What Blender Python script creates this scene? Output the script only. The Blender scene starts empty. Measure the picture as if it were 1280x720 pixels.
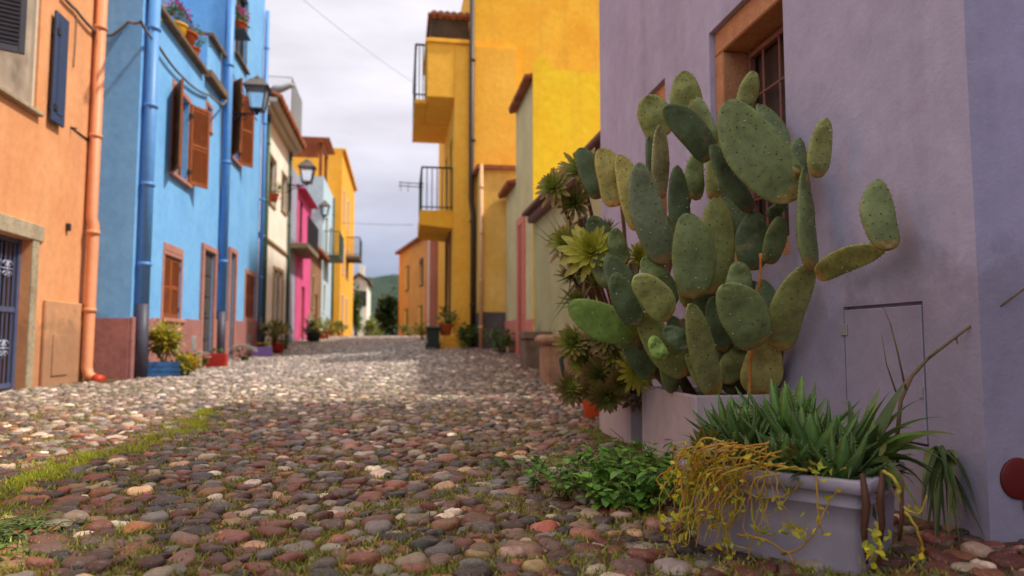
import bpy, math, random
import numpy as np
from mathutils import Vector, Matrix
R = math.radians
rnd = random.Random(7)
sc = bpy.context.scene
col = sc.collection

# ------------------------------------------------------------------ camera
EYE = 0.65
F_PX = 889.0
TH = math.atan(68 / F_PX)
PS = math.atan(140 / F_PX * math.cos(TH))
camd = bpy.data.cameras.new('camera')
camd.sensor_width = 36.0
camd.lens = 36.0 * F_PX / 1280
camd.clip_start = 0.05
camd.clip_end = 5000
cam = bpy.data.objects.new('camera', camd)
col.objects.link(cam)
cam.location = (0, 0, EYE)
cam.rotation_euler = (R(90) + TH, 0, -PS)
camd.dof.use_dof = True
camd.dof.focus_distance = 2.65
camd.dof.aperture_fstop = 1.95
sc.camera = cam
RM = cam.rotation_euler.to_matrix()
EYEV = Vector((0, 0, EYE))

def ray(px, py):
    return RM @ Vector(((px - 640) / F_PX, -(py - 360) / F_PX, -1.0))
def onX(px, py, X):
    d = ray(px, py); return EYEV + d * (X / d.x)
def onY(px, py, Y):
    d = ray(px, py); return EYEV + d * (Y / d.y)

# ------------------------------------------------------------------ ground heights
_GL = np.array([[-300,0],[0,0],[8.6,.05],[10.5,.1],[13.6,.18],[18.8,.27],[21,.38],[26,.62],[33,.92],[38,.93],[45,.7],[60,-.5],[100,-4],[200,-14],[420,-20],[1500,-20]], float)
_GR = np.array([[-300,0],[0,0],[7,.05],[10,.14],[12,.22],[14,.34],[17,.5],[20,.62],[26,.8],[33,.93],[38,.93],[45,.7],[60,-.5],[100,-4],[200,-14],[420,-20],[1500,-20]], float)
def G(x, y):
    x = np.asarray(x, float); y = np.asarray(y, float)
    a = np.interp(y, _GL[:,0], _GL[:,1]); b = np.interp(y, _GR[:,0], _GR[:,1])
    t = np.clip((x + 3.5) / 5.5, 0, 1); t = t * t * (3 - 2 * t)
    return a + (b - a) * t
def g(x, y): return float(G(x, y))
def onG(px, py):
    d = ray(px, py); t = 0.5
    while t < 400:
        p = EYEV + d * t
        if p.z < g(p.x, p.y): return p
        t += 0.02 + t * 0.002
    return p

# ------------------------------------------------------------------ mesh builder
class MB:
    def __init__(s):
        s.v = []; s.f = []; s.m = []; s.sm = []; s.c = []; s.M = None; s.mi = 0; s.col = (1,1,1,1); s.smooth = False
    def add(s, vs, fs, smooth=None):
        b = len(s.v)
        for p in vs:
            p = Vector(p)
            if s.M is not None: p = s.M @ p
            s.v.append(p); s.c.append(s.col)
        for f in fs:
            s.f.append([b + i for i in f]); s.m.append(s.mi); s.sm.append(s.smooth if smooth is None else smooth)
    def box(s, lo, hi):
        x0,y0,z0 = [min(a,b) for a,b in zip(lo,hi)]; x1,y1,z1 = [max(a,b) for a,b in zip(lo,hi)]
        s.add([(x0,y0,z0),(x1,y0,z0),(x1,y1,z0),(x0,y1,z0),(x0,y0,z1),(x1,y0,z1),(x1,y1,z1),(x0,y1,z1)],
              [(0,3,2,1),(4,5,6,7),(0,1,5,4),(1,2,6,5),(2,3,7,6),(3,0,4,7)], False)
    def bbox(s, lo, hi, b=0.01):
        # box with chamfered edges
        lo, hi = Vector([min(a,c) for a,c in zip(lo,hi)]), Vector([max(a,c) for a,c in zip(lo,hi)])
        b = min(b, min(hi - lo) * .45)
        vs = []; idx = {}
        for ax in range(3):
            for sx in (0,1):
                for sy in (0,1):
                    for sz in (0,1):
                        p = [lo[0] if not sx else hi[0], lo[1] if not sy else hi[1], lo[2] if not sz else hi[2]]
                        sg = (sx,sy,sz)
                        for k in range(3):
                            if k != ax: p[k] += b if sg[k] == 0 else -b
                        idx[(ax,sg)] = len(vs); vs.append(p)
        fs = []
        for ax in range(3):
            o = [k for k in range(3) if k != ax]
            for sd in (0,1):
                q = []
                for (a,c) in ((0,0),(1,0),(1,1),(0,1)):
                    sg = [0,0,0]; sg[ax] = sd; sg[o[0]] = a; sg[o[1]] = c; q.append(idx[(ax,tuple(sg))])
                fs.append(q)
        for e in range(3):
            o = [k for k in range(3) if k != e]
            for a in (0,1):
                for c in (0,1):
                    s0 = [0,0,0]; s0[o[0]] = a; s0[o[1]] = c; s1 = list(s0); s1[e] = 1
                    fs.append([idx[(o[0],tuple(s0))], idx[(o[1],tuple(s0))], idx[(o[1],tuple(s1))], idx[(o[0],tuple(s1))]])
        for sx in (0,1):
            for sy in (0,1):
                for sz in (0,1):
                    fs.append([idx[(k,(sx,sy,sz))] for k in range(3)])
        s.add(vs, fs, False)
    def tube(s, pts, r, seg=8, caps=True, smooth=True):
        pts = [Vector(p) for p in pts]; n = len(pts)
        rs = r if isinstance(r, (list, tuple)) else [r] * n
        vs = []; up = None
        for i, p in enumerate(pts):
            t = (pts[min(i+1,n-1)] - pts[max(i-1,0)])
            if t.length < 1e-9: t = Vector((0,0,1))
            t.normalize()
            if up is None:
                up = Vector((0,0,1)) if abs(t.z) < .9 else Vector((1,0,0))
            a = t.cross(up)
            if a.length < 1e-4: a = t.cross(Vector((0,1,0)))
            a.normalize(); b = a.cross(t).normalized(); up = b
            for k in range(seg):
                an = 2*math.pi*k/seg
                vs.append(p + (a*math.cos(an) + b*math.sin(an))*rs[i])
        fs = [(i*seg+k, i*seg+(k+1)%seg, (i+1)*seg+(k+1)%seg, (i+1)*seg+k) for i in range(n-1) for k in range(seg)]
        if caps:
            fs.append(tuple(range(seg-1,-1,-1))); fs.append(tuple((n-1)*seg+k for k in range(seg)))
        s.add(vs, fs, smooth)
    def lathe(s, c, prof, seg=24, smooth=True, cap=True):
        c = Vector(c); vs = []
        for (r, z) in prof:
            for k in range(seg):
                an = 2*math.pi*k/seg; vs.append(c + Vector((r*math.cos(an), r*math.sin(an), z)))
        n = len(prof)
        fs = [(i*seg+k, i*seg+(k+1)%seg, (i+1)*seg+(k+1)%seg, (i+1)*seg+k) for i in range(n-1) for k in range(seg)]
        if cap: fs.append(tuple(range(seg-1,-1,-1))); fs.append(tuple((n-1)*seg+k for k in range(seg)))
        s.add(vs, fs, smooth)
    def poly_prism(s, poly, d):
        # poly: list of 3D points (planar), extruded by vector d
        n = len(poly); d = Vector(d); vs = [Vector(p) for p in poly] + [Vector(p) + d for p in poly]
        fs = [tuple(range(n-1,-1,-1)), tuple(range(n,2*n))] + [(i,(i+1)%n,n+(i+1)%n,n+i) for i in range(n)]
        s.add(vs, fs, False)
    def leaf(s, base, d, up, L, W, bend=0.3, rows=5, kind='lance', cup=0.15, thick=0.0):
        d = Vector(d).normalized(); side = d.cross(Vector(up))
        if side.length < 1e-4: side = d.cross(Vector((1,0.3,0)))
        side.normalize(); nrm = side.cross(d).normalized()
        vs = []; p = Vector(base); dd = d.copy(); nn = nrm.copy(); step = L / rows
        for i in range(rows + 1):
            t = i / rows
            if kind == 'lance': w = math.sin(math.pi * min(1, (t*.93+.07))**.8) ** .8
            elif kind == 'spat': w = .28 + .72 * math.sin(math.pi * (t ** 1.9) * .98 ) ** .8 if t < 1 else .3
            elif kind == 'strap': w = (1 - t ** 3) * (.75 + .25 * math.sin(math.pi * t))
            elif kind == 'tri': w = (1 - t) ** .75
            elif kind == 'heart': w = (math.sin(math.pi * min(1, t * .8 + .2)) ** .7) if t > 0 else .35
            w = max(w, .03) * W / 2
            c = nn * (cup * w)
            vs += [p - side * w + c, p.copy(), p + side * w + c]
            rot = Matrix.Rotation(-bend / rows, 3, side)
            dd = rot @ dd; nn = rot @ nn
            p = p + dd * step
        fs = []
        for i in range(rows):
            a = i * 3
            fs += [(a, a+1, a+4, a+3), (a+1, a+2, a+5, a+4)]
        s.add(vs, fs, True)
        return p
    def build(s, name, mat, parent=None, label=None):
        me = bpy.data.meshes.new(name)
        me.from_pydata([tuple(p) for p in s.v], [], s.f)
        mats = mat if isinstance(mat, (list, tuple)) else [mat]
        for m in mats: me.materials.append(m)
        me.polygons.foreach_set('material_index', s.m)
        me.polygons.foreach_set('use_smooth', s.sm)
        ca = me.color_attributes.new('Col', 'FLOAT_COLOR', 'POINT')
        ca.data.foreach_set('color', np.array(s.c, np.float32).ravel())
        me.update()
        o = bpy.data.objects.new(name, me); col.objects.link(o)
        if parent is not None:
            o.parent = parent
            if parent.type == 'EMPTY': o.matrix_parent_inverse = Matrix.Translation(-parent.location)
        if label: o['label'] = label
        return o

def tag(o, label, cat, group=None, kind=None):
    if label: o['label'] = label
    if cat: o['category'] = cat
    if group: o['group'] = group
    if kind: o['kind'] = kind
    return o
def thing(name, label, cat, loc, group=None):
    o = bpy.data.objects.new(name, None); col.objects.link(o)
    o.empty_display_size = .2; o.location = loc
    return tag(o, label, cat, group)
def struct(o): o['kind'] = 'structure'; return o

# ------------------------------------------------------------------ materials
def mul(c, k): return tuple(x * k for x in c)
class N:
    def __init__(s, mat): s.nt = mat.node_tree; s.n = s.nt.nodes; s.l = s.nt.links
    def new(s, t, **kw):
        n = s.n.new(t)
        for k, v in kw.items():
            if k.startswith('_'): setattr(n, k[1:], v)
            else: n.inputs[k.replace('__',' ')].default_value = v
        return n
    def link(s, a, b): s.l.new(a, b)
def srgb(r, g_, b):
    f = lambda c: ((c/255)/12.92 if c/255 <= .04045 else ((c/255+.055)/1.055)**2.4)
    return (f(r), f(g_), f(b))
def base_mat(name, rough=.7, spec=.3):
    m = bpy.data.materials.new(name); m.use_nodes = True
    b = m.node_tree.nodes['Principled BSDF']
    b.inputs['Roughness'].default_value = rough
    b.inputs['Specular IOR Level'].default_value = spec
    return m, b, N(m)
def noise(n, scale, detail=4, rough=.55, stretch=None, w=None):
    tc = n.new('ShaderNodeTexCoord')
    t = n.new('ShaderNodeTexNoise', Scale=scale, Detail=detail, Roughness=rough)
    if stretch:
        mp = n.new('ShaderNodeMapping'); mp.inputs['Scale'].default_value = stretch
        n.link(tc.outputs['Object'], mp.inputs['Vector']); n.link(mp.outputs[0], t.inputs['Vector'])
    else: n.link(tc.outputs['Object'], t.inputs['Vector'])
    return t
def ramp(n, fac, stops):
    r = n.new('ShaderNodeValToRGB'); e = r.color_ramp.elements
    while len(e) < len(stops): e.new(.5)
    for k, (p, c) in zip(e, stops):
        k.position = p; k.color = (c[0], c[1], c[2], 1) if not isinstance(c, (int,float)) else (c,c,c,1)
    n.link(fac, r.inputs[0]); return r
def mix(n, fac, a, b, mode='MIX'):
    m = n.new('ShaderNodeMix'); m.data_type = 'RGBA'; m.blend_type = mode
    for sock, v in ((m.inputs[0], fac), (m.inputs[6], a), (m.inputs[7], b)):
        if isinstance(v, (int, float)): sock.default_value = v
        elif isinstance(v, (tuple, list)): sock.default_value = (v[0], v[1], v[2], 1)
        else: n.link(v, sock)
    return m.outputs[2]
def bump(n, b, h, strength=.3, dist=.01):
    bp = n.new('ShaderNodeBump'); bp.inputs['Strength'].default_value = strength; bp.inputs['Distance'].default_value = dist
    n.link(h, bp.inputs['Height']); n.link(bp.outputs[0], b.inputs['Normal']); return bp

def stucco(name, c, c2=None, stain=.35, rough=.85, bs=.35):
    m, b, n = base_mat(name, rough, .15)
    c2 = c2 or mul(c, .8)
    n1 = noise(n, 1.3, 6, .6)
    r1 = ramp(n, n1.outputs[0], [(.35, 0.0), (.7, 1.0)])
    base = mix(n, r1.outputs[0], c, c2)
    n2 = noise(n, 1.0, 5, .6, (3.0, 3.0, .22))
    r2 = ramp(n, n2.outputs[0], [(.52, 0.0), (.78, 1.0)])
    ms = n.new('ShaderNodeMath', _operation='MULTIPLY'); n.link(r2.outputs[0], ms.inputs[0]); ms.inputs[1].default_value = stain
    base = mix(n, ms.outputs[0], base, mix(n, .5, c2, (.16,.13,.12)))
    tcz = n.new('ShaderNodeTexCoord'); sz = n.new('ShaderNodeSeparateXYZ'); n.link(tcz.outputs['Object'], sz.inputs[0])
    nz = noise(n, 2.6, 6, .65); az = n.new('ShaderNodeMath', _operation='MULTIPLY_ADD'); n.link(nz.outputs[0], az.inputs[0]); az.inputs[1].default_value = -1.5; n.link(sz.outputs[2], az.inputs[2])
    rz = ramp(n, az.outputs[0], [(0.0, .55), (.22, 0.0)]); rz.color_ramp.elements[0].position = 0.0
    base = mix(n, rz.outputs[0], base, mix(n, .55, c2, (.13,.11,.085)))
    n3 = noise(n, 9, 4, .7)
    r3 = ramp(n, n3.outputs[0], [(.3, .9), (.7, 1.06)])
    base = mix(n, 1.0, base, r3.outputs[0], 'MULTIPLY')
    n.link(base, b.inputs['Base Color'])
    nb = noise(n, 55, 6, .65); nb2 = noise(n, 7, 3, .5)
    ad = n.new('ShaderNodeMath', _operation='ADD'); n.link(nb.outputs[0], ad.inputs[0])
    m2 = n.new('ShaderNodeMath', _operation='MULTIPLY'); n.link(nb2.outputs[0], m2.inputs[0]); m2.inputs[1].default_value = 2.5
    n.link(m2.outputs[0], ad.inputs[1])
    bump(n, b, ad.outputs[0], bs, .008)
    return m
def stone(name, c, c2, scale=6, bs=.6, rough=.85):
    m, b, n = base_mat(name, rough, .2)
    n1 = noise(n, scale, 8, .65)
    r1 = ramp(n, n1.outputs[0], [(.3, c), (.7, c2)])
    n2 = noise(n, scale * 8, 3, .6)
    r2 = ramp(n, n2.outputs[0], [(.3, .75), (.65, 1.08)])
    n.link(mix(n, 1.0, r1.outputs[0], r2.outputs[0], 'MULTIPLY'), b.inputs['Base Color'])
    nb = noise(n, scale * 6, 8, .7)
    bump(n, b, nb.outputs[0], bs, .01)
    return m
def paint(name, c, rough=.5, var=.25, metal=0, scale=9):
    m, b, n = base_mat(name, rough, .4)
    n1 = noise(n, scale, 6, .65)
    r1 = ramp(n, n1.outputs[0], [(.35, mul(c, 1 - var)), (.65, c)])
    n.link(r1.outputs[0], b.inputs['Base Color']); b.inputs['Metallic'].default_value = metal
    n2 = noise(n, scale * 7, 4, .6); bump(n, b, n2.outputs[0], .12, .004)
    return m
def wood(name, c, c2, rough=.6):
    m, b, n = base_mat(name, rough, .3)
    n1 = noise(n, 12, 6, .6, (4, 4, .4))
    r1 = ramp(n, n1.outputs[0], [(.35, c), (.65, c2)])
    n.link(r1.outputs[0], b.inputs['Base Color']); bump(n, b, n1.outputs[0], .2, .004)
    return m
def glass(name, c=(.03,.035,.04), rough=.12):
    m, b, n = base_mat(name, rough, .6)
    n1 = noise(n, 2.2, 3, .5); r1 = ramp(n, n1.outputs[0], [(.35, c), (.7, mul(c, 2.4))])
    n.link(r1.outputs[0], b.inputs['Base Color']); return m
def vcol(name, rough=.5, spec=.4, nscale=25, var=.3, bs=.2, sss=0, trans=0):
    m, b, n = base_mat(name, rough, spec)
    a = n.new('ShaderNodeVertexColor'); a.layer_name = 'Col'
    n1 = noise(n, nscale, 5, .6)
    r1 = ramp(n, n1.outputs[0], [(.3, 1 - var), (.7, 1 + var * .6)])
    n.link(mix(n, 1.0, a.outputs[0], r1.outputs[0], 'MULTIPLY'), b.inputs['Base Color'])
    n2 = noise(n, nscale * 4, 4, .6); bump(n, b, n2.outputs[0], bs, .004)
    if trans:
        tr = n.new('ShaderNodeBsdfTranslucent')
        n.link(a.outputs[0], tr.inputs['Color'])
        mx = n.new('ShaderNodeMixShader'); mx.inputs[0].default_value = trans
        n.link(b.outputs[0], mx.inputs[1]); n.link(tr.outputs[0], mx.inputs[2])
        n.link(mx.outputs[0], n.n['Material Output'].inputs['Surface'])
    return m

LEAF = vcol('leaf_surface', .45, .4, 18, .3, .15, trans=.28)
SUCC = vcol('succulent_surface', .42, .4, 30, .25, .15, trans=.12)
BARK = stone('bark_surface', (.06,.04,.03), (.16,.11,.08), 14)
SOIL = stone('soil_surface', (.03,.02,.014), (.09,.06,.04), 25)
TERRA = stone('terracotta_surface', srgb(170,78,42), srgb(205,105,62), 5, .25, .8)
IRON = paint('dark_iron', (.03,.03,.034), .45, .4)
GALV = paint('grey_metal', (.35,.36,.37), .4, .2)

#  ------------------------------------------------------------------ sky and sun
w = bpy.data.worlds.new('World'); sc.world = w; w.use_nodes = True
wn = w.node_tree.nodes; wl = w.node_tree.links; wn.clear()
out = wn.new('ShaderNodeOutputWorld')
SUN_EL, SUN_AZ = 54.0, -14.0     # azimuth measured from +X towards +Y
sky = wn.new('ShaderNodeTexSky'); sky.sky_type = 'NISHITA'; sky.sun_disc = False
sky.sun_elevation = R(SUN_EL); sky.sun_rotation = R(90 - SUN_AZ)
bg1 = wn.new('ShaderNodeBackground'); bg1.inputs[1].default_value = .09
wl.new(sky.outputs[0], bg1.inputs[0])
tc = wn.new('ShaderNodeTexCoord')
sep = wn.new('ShaderNodeSeparateXYZ'); wl.new(tc.outputs['Generated'], sep.inputs[0])
def wnoise(scale, stretch, det=7, rough=.55, off=(0,0,0)):
    mp = wn.new('ShaderNodeMapping'); mp.inputs['Scale'].default_value = stretch; mp.inputs['Location'].default_value = off
    wl.new(tc.outputs['Generated'], mp.inputs[0])
    t = wn.new('ShaderNodeTexNoise'); t.inputs['Scale'].default_value = scale; t.inputs['Detail'].default_value = det; t.inputs['Roughness'].default_value = rough
    wl.new(mp.outputs[0], t.inputs['Vector']); return t
def wramp(src, stops):
    r = wn.new('ShaderNodeValToRGB'); e = r.color_ramp.elements
    while len(e) < len(stops): e.new(.5)
    for k, (p, c) in zip(e, stops):
        k.position = p; k.color = (c[0],c[1],c[2],1) if not isinstance(c,(int,float)) else (c,c,c,1)
    wl.new(src, r.inputs[0]); return r
t1 = wnoise(2.1, (1,1,2.6), 8, .55, (.3,.1,.45))
t2 = wnoise(4.5, (1,1,4.5), 6, .5, (1.3,.7,.2))
# cloud layer: colour by its own thickness and by height over the horizon
elev = wramp(sep.outputs[2], [(0.0, mul(srgb(146,160,186), .66)), (.09, mul(srgb(156,167,191), .66)), (.16, mul(srgb(178,181,200), .74)), (.27, mul(srgb(208,205,216), .75)), (.44, mul(srgb(220,216,224), .74)), (.8, (.72,.67,.63))])
thick = wramp(t1.outputs[0], [(.33, .80), (.5, .98), (.66, 1.12)])
thin = wramp(t2.outputs[0], [(.35, .9), (.65, 1.07)])
def wmix(a, b, mode, fac=1.0):
    m = wn.new('ShaderNodeMix'); m.data_type = 'RGBA'; m.blend_type = mode; m.inputs[0].default_value = fac
    wl.new(a, m.inputs[6]); wl.new(b, m.inputs[7]); return m.outputs[2]
cc = wmix(wmix(elev.outputs[0], thick.outputs[0], 'MULTIPLY'), thin.outputs[0], 'MULTIPLY')
bg2 = wn.new('ShaderNodeBackground'); bg2.inputs[1].default_value = 1.62
wl.new(cc, bg2.inputs[0])
msk = wramp(t1.outputs[0], [(.26, .72), (.42, .97)])
mxs = wn.new('ShaderNodeMixShader'); wl.new(msk.outputs[0], mxs.inputs[0])
wl.new(bg1.outputs[0], mxs.inputs[1]); wl.new(bg2.outputs[0], mxs.inputs[2]); wl.new(mxs.outputs[0], out.inputs[0])

sd = bpy.data.lights.new('sun', 'SUN'); sd.energy = 4.1; sd.angle = R(3.5); sd.color = (1.0, .93, .80)
so = bpy.data.objects.new('sun', sd); col.objects.link(so)
tosun = Vector((math.cos(R(SUN_EL))*math.cos(R(SUN_AZ)), math.cos(R(SUN_EL))*math.sin(R(SUN_AZ)), math.sin(R(SUN_EL))))
so.rotation_euler = tosun.to_track_quat('Z', 'Y').to_euler(); so.location = (20, 0, 30)
sc.view_settings.view_transform = 'Standard'; sc.view_settings.look = 'None'
sc.view_settings.exposure = 0.2; sc.view_settings.gamma = 1.0
# ------------------------------------------------------------------ terrain sheet
def sheet():
    xs = np.unique(np.concatenate([np.linspace(-900,-60,12), np.linspace(-60,-8,14), np.linspace(-8,8,41), np.linspace(8,60,14), np.linspace(60,900,12)]))
    ys = np.unique(np.concatenate([np.linspace(-300,-10,8), np.linspace(-10,60,141), np.linspace(60,200,30), np.linspace(200,1500,14)]))
    X, Y = np.meshgrid(xs, ys); Z = G(X, Y) + 0.004
    nx, ny = len(xs), len(ys)
    vs = np.stack([X, Y, Z], -1).reshape(-1, 3)
    fs = [(j*nx+i, j*nx+i+1, (j+1)*nx+i+1, (j+1)*nx+i) for j in range(ny-1) for i in range(nx-1)]
    me = bpy.data.meshes.new('ground'); me.from_pydata(vs.tolist(), [], fs)
    me.polygons.foreach_set('use_smooth', [True]*len(fs))
    m, b, n = base_mat('dirt_surface', .95, .1)
    a = noise(n, 14, 8, .7); r = ramp(n, a.outputs[0], [(.3, (.05,.032,.018)), (.7, (.15,.10,.06))])
    a2 = noise(n, .9, 6, .6); r2 = ramp(n, a2.outputs[0], [(.5, 0.0), (.62, 1.0)])
    a3 = noise(n, 30, 5, .7); moss = ramp(n, a3.outputs[0], [(.3, (.08,.09,.015)), (.7, (.22,.23,.04))])
    n.link(mix(n, r2.outputs[0], r.outputs[0], moss.outputs[0]), b.inputs['Base Color'])
    bump(n, b, a.outputs[0], .8, .02)
    me.materials.append(m)
    o = bpy.data.objects.new('ground', me); col.objects.link(o); struct(o)
sheet()

def hills():
    xs = np.linspace(-420, 420, 90); ys = np.linspace(330, 900, 50)
    X, Y = np.meshgrid(xs, ys)
    r = np.random.RandomState(4)
    Z = np.zeros_like(X)
    for k in range(14):
        a, b_, p = r.uniform(-.02,.02), r.uniform(-.012,.012), r.uniform(0,6.3)
        Z += np.sin(X*a*1.3 + Y*b_ + p) * 5.5 * r.uniform(.2,1)
    up = np.clip((Y-330)/200, 0, 1); up = up*up*(3-2*up)
    Z = -26 + up * (72 + Z*.55 + .05*(X+80))
    rough = r.uniform(0, 1, X.shape) * 4.5 * up
    Z += rough
    nx, ny = len(xs), len(ys)
    fs = [(j*nx+i, j*nx+i+1, (j+1)*nx+i+1, (j+1)*nx+i) for j in range(ny-1) for i in range(nx-1)]
    me = bpy.data.meshes.new('hills'); me.from_pydata(np.stack([X,Y,Z],-1).reshape(-1,3).tolist(), [], fs)
    m, b, n = base_mat('hill_surface', .95, .05)
    a = noise(n, .06, 8, .75); r1 = ramp(n, a.outputs[0], [(.3, (.030,.050,.045)), (.55, (.055,.080,.062)), (.72, (.085,.105,.075))])
    n.link(r1.outputs[0], b.inputs['Base Color']); bump(n, b, a.outputs[0], 1.0, 3)
    me.materials.append(m)
    o = bpy.data.objects.new('hills', me); col.objects.link(o); struct(o)
hills()

# ------------------------------------------------------------------ cobbles
PAL = np.array([[.19,.055,.038],[.15,.045,.034],[.24,.09,.058],[.11,.06,.058],[.14,.115,.115],[.21,.20,.21],[.33,.30,.29],[.40,.27,.16],[.32,.14,.06],[.055,.05,.055],[.50,.43,.37],[.62,.57,.50],[.24,.14,.11],[.42,.33,.28]])
PW = np.array([.16,.12,.11,.12,.08,.07,.05,.05,.06,.11,.045,.05,.09,.035]); PW = PW / PW.sum()

def cobbles():
    r = np.random.RandomState(11)
    s = .061
    x0, x1, y0, y1 = -4.75, 2.75, -1.6, 35.0
    dx, dy = s*1.42, s*.74
    nx = int((x1-x0)/dx); ny = int((y1-y0)/dy)
    I, J = np.meshgrid(np.arange(nx), np.arange(ny))
    PX = x0 + (I + .5*(J%2))*dx + r.uniform(-.42,.42,I.shape)*dx
    PY = y0 + J*dy + r.uniform(-.42,.42,I.shape)*dy
    W = r.uniform(-1,1,I.shape)**3 * .0036
    K = 18
    th = np.arange(K)*2*np.pi/K
    cs = np.stack([np.cos(th), np.sin(th)], 0)
    acc = np.zeros((ny, nx, K))
    p = 9.0
    for a in range(-3,4):
        for b_ in range(-3,4):
            if a == 0 and b_ == 0: continue
            jj = np.clip(J+a, 0, ny-1); ii = np.clip(I+b_, 0, nx-1)
            ok = ((J+a) >= 0) & ((J+a) < ny) & ((I+b_) >= 0) & ((I+b_) < nx)
            ddx = PX[jj,ii]-PX; ddy = PY[jj,ii]-PY
            d = np.sqrt(ddx**2+ddy**2) + 1e-6
            h = np.clip((d*d + W - W[jj,ii])/(2*d), .012, None)
            c = (ddx[...,None]*cs[0] + ddy[...,None]*cs[1])/d[...,None]
            q = np.clip(c, 0, None)/h[...,None]
            acc += np.where(ok[...,None], q**p, 0)
    rad = acc**(-1/p)
    rad = np.minimum(rad, .125) - .0024
    rad = .25*np.roll(rad,1,-1)+.5*rad+.25*np.roll(rad,-1,-1)
    rad = rad.reshape(-1, K); cx = PX.ravel(); cy = PY.ravel()
    mean = rad.mean(1)
    # leave moss strip and bare patches thinner
    strip = np.exp(-((cx+1.56+.10*np.sin(cy*2.1))/.055)**2) * (cy > 2.3) * (cy < 7.5)
    keep = (mean > .010) & (cx > -.66*cy-1.3) & (cx < .72*cy+1.3) & (r.uniform(0,1,len(cx)) > .88*strip) & (cx > -4.7) & (cx < 2.7) & (r.uniform(0,1,len(cx)) > .015)
    keep &= ~((cx < -3.82) & (cy > 10.35)) & ~((cx > 1.82) & (cy < 6.7) & (cy > 2.3)) & ~((cx > 1.2) & (cx < 1.85) & (cy > 3.3) & (cy < 5.0)) & ~((cx>1.2) & (cy>17.4)) & ~(cx > 2.52)
    rad = rad[keep]; cx = cx[keep]; cy = cy[keep]; mean = mean[keep]; n = len(cx)
    H = np.clip(mean*r.uniform(.35,.78,n), .008, .028)
    sink = r.normal(0,.004,n) - .003
    tx, ty = r.normal(0,.10,n), r.normal(0,.10,n)
    ci = r.choice(len(PAL), n, p=PW)
    cl = PAL[ci] * np.array([1.10,.95,.79]) * np.exp(r.normal(-.17,.45,(n,1))) * r.uniform(.93,1.07,(n,3))
    far = cy > 5.5
    lum = cl.mean(1, keepdims=True)
    # sunlit look of the far street painted paler into the stones, weaker at right
    tt = np.clip((cy-4.6)/4.6, 0, 1)[:,None] * (1 - np.clip((cx-.6)/1.2,0,1)*.6)[:,None]
    pale = np.clip(lum*1.5+.11, 0, .7)*np.array([1.15,.99,.86])
    cl = cl*(1-.68*tt) + pale*.68*tt
    def emit(sel, phis, Kstep):
        rr = rad[sel][:, ::Kstep]; m = len(rr); k = rr.shape[1]; tth = th[::Kstep]
        P = len(phis)
        V = np.zeros((m, P*k+1, 3))
        hh = H[sel]; ph = r.uniform(0,6.28,(m,4)); 
        for i, f in enumerate(phis):
            ro = np.sin(min(f, np.pi/2))**.66; z = np.cos(f) if f < np.pi/2 else (np.pi/2-f)*.9
            if f > np.pi/2: ro = 1 - (f-np.pi/2)*.25
            z = np.sign(z)*abs(z)**.62
            lump = 1 + .09*np.sin(2*tth[None,:]+ph[:,0:1]) + .07*np.sin(3*tth[None,:]+ph[:,1:2]+f*2)
            V[:, 1+i*k:1+(i+1)*k, 0] = rr*ro*np.cos(tth)
            V[:, 1+i*k:1+(i+1)*k, 1] = rr*ro*np.sin(tth)
            V[:, 1+i*k:1+(i+1)*k, 2] = hh[:,None]*z*lump
        V[:,0,2] = hh
        V[:,:,2] += V[:,:,0]*tx[sel][:,None] + V[:,:,1]*ty[sel][:,None]
        V[:,:,2] += .10*hh[:,None]*np.sin(V[:,:,0]*70+ph[:,2:3])*np.cos(V[:,:,1]*60+ph[:,3:4])
        V[:,:,0] += cx[sel][:,None]; V[:,:,1] += cy[sel][:,None]
        V[:,:,2] += sink[sel][:,None] + G(cx[sel], cy[sel])[:,None]
        nv = P*k+1
        tri = [[0, 1+j, 1+(j+1)%k] for j in range(k)]
        quad = [[1+i*k+j, 1+(i+1)*k+j, 1+(i+1)*k+(j+1)%k, 1+i*k+(j+1)%k] for i in range(P-1) for j in range(k)]
        off = (np.arange(m)*nv)[:,None,None]
        T = (np.array(tri)[None]+off).reshape(-1,3); Q = (np.array(quad)[None]+off).reshape(-1,4)
        C = np.repeat(cl[sel], nv, 0)
        return V.reshape(-1,3), T, Q, C
    near = ~far
    parts = [emit(near, [.35,.7,1.0,1.28,1.57,1.95], 1), emit(far, [.55,1.05,1.57,1.95], 2)]
    V = np.concatenate([q[0] for q in parts]); C = np.concatenate([q[3] for q in parts])
    o1 = len(parts[0][0])
    T = np.concatenate([parts[0][1], parts[1][1]+o1]); Q = np.concatenate([parts[0][2], parts[1][2]+o1])
    me = bpy.data.meshes.new('cobblestone_paving')
    me.vertices.add(len(V)); me.vertices.foreach_set('co', V.astype(np.float32).ravel())
    nl = T.size + Q.size
    me.loops.add(nl); me.loops.foreach_set('vertex_index', np.concatenate([T.ravel(), Q.ravel()]).astype(np.int32))
    npoly = len(T)+len(Q); me.polygons.add(npoly)
    ls = np.concatenate([np.arange(len(T))*3, T.size+np.arange(len(Q))*4]).astype(np.int32)
    me.polygons.foreach_set('loop_start', ls)
    me.polygons.foreach_set('use_smooth', np.ones(npoly, bool))
    me.update(calc_edges=True); me.validate()
    ca = me.color_attributes.new('Col', 'FLOAT_COLOR', 'POINT')
    ca.data.foreach_set('color', np.concatenate([C, np.ones((len(C),1))],1).astype(np.float32).ravel())
    m, b, nn = base_mat('cobble_surface', .5, .6)
    a = nn.new('ShaderNodeVertexColor'); a.layer_name = 'Col'
    n1 = noise(nn, 38, 7, .7); r1 = ramp(nn, n1.outputs[0], [(.3,.62),(.7,1.25)])
    c = mix(nn, 1.0, a.outputs[0], r1.outputs[0], 'MULTIPLY')
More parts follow.
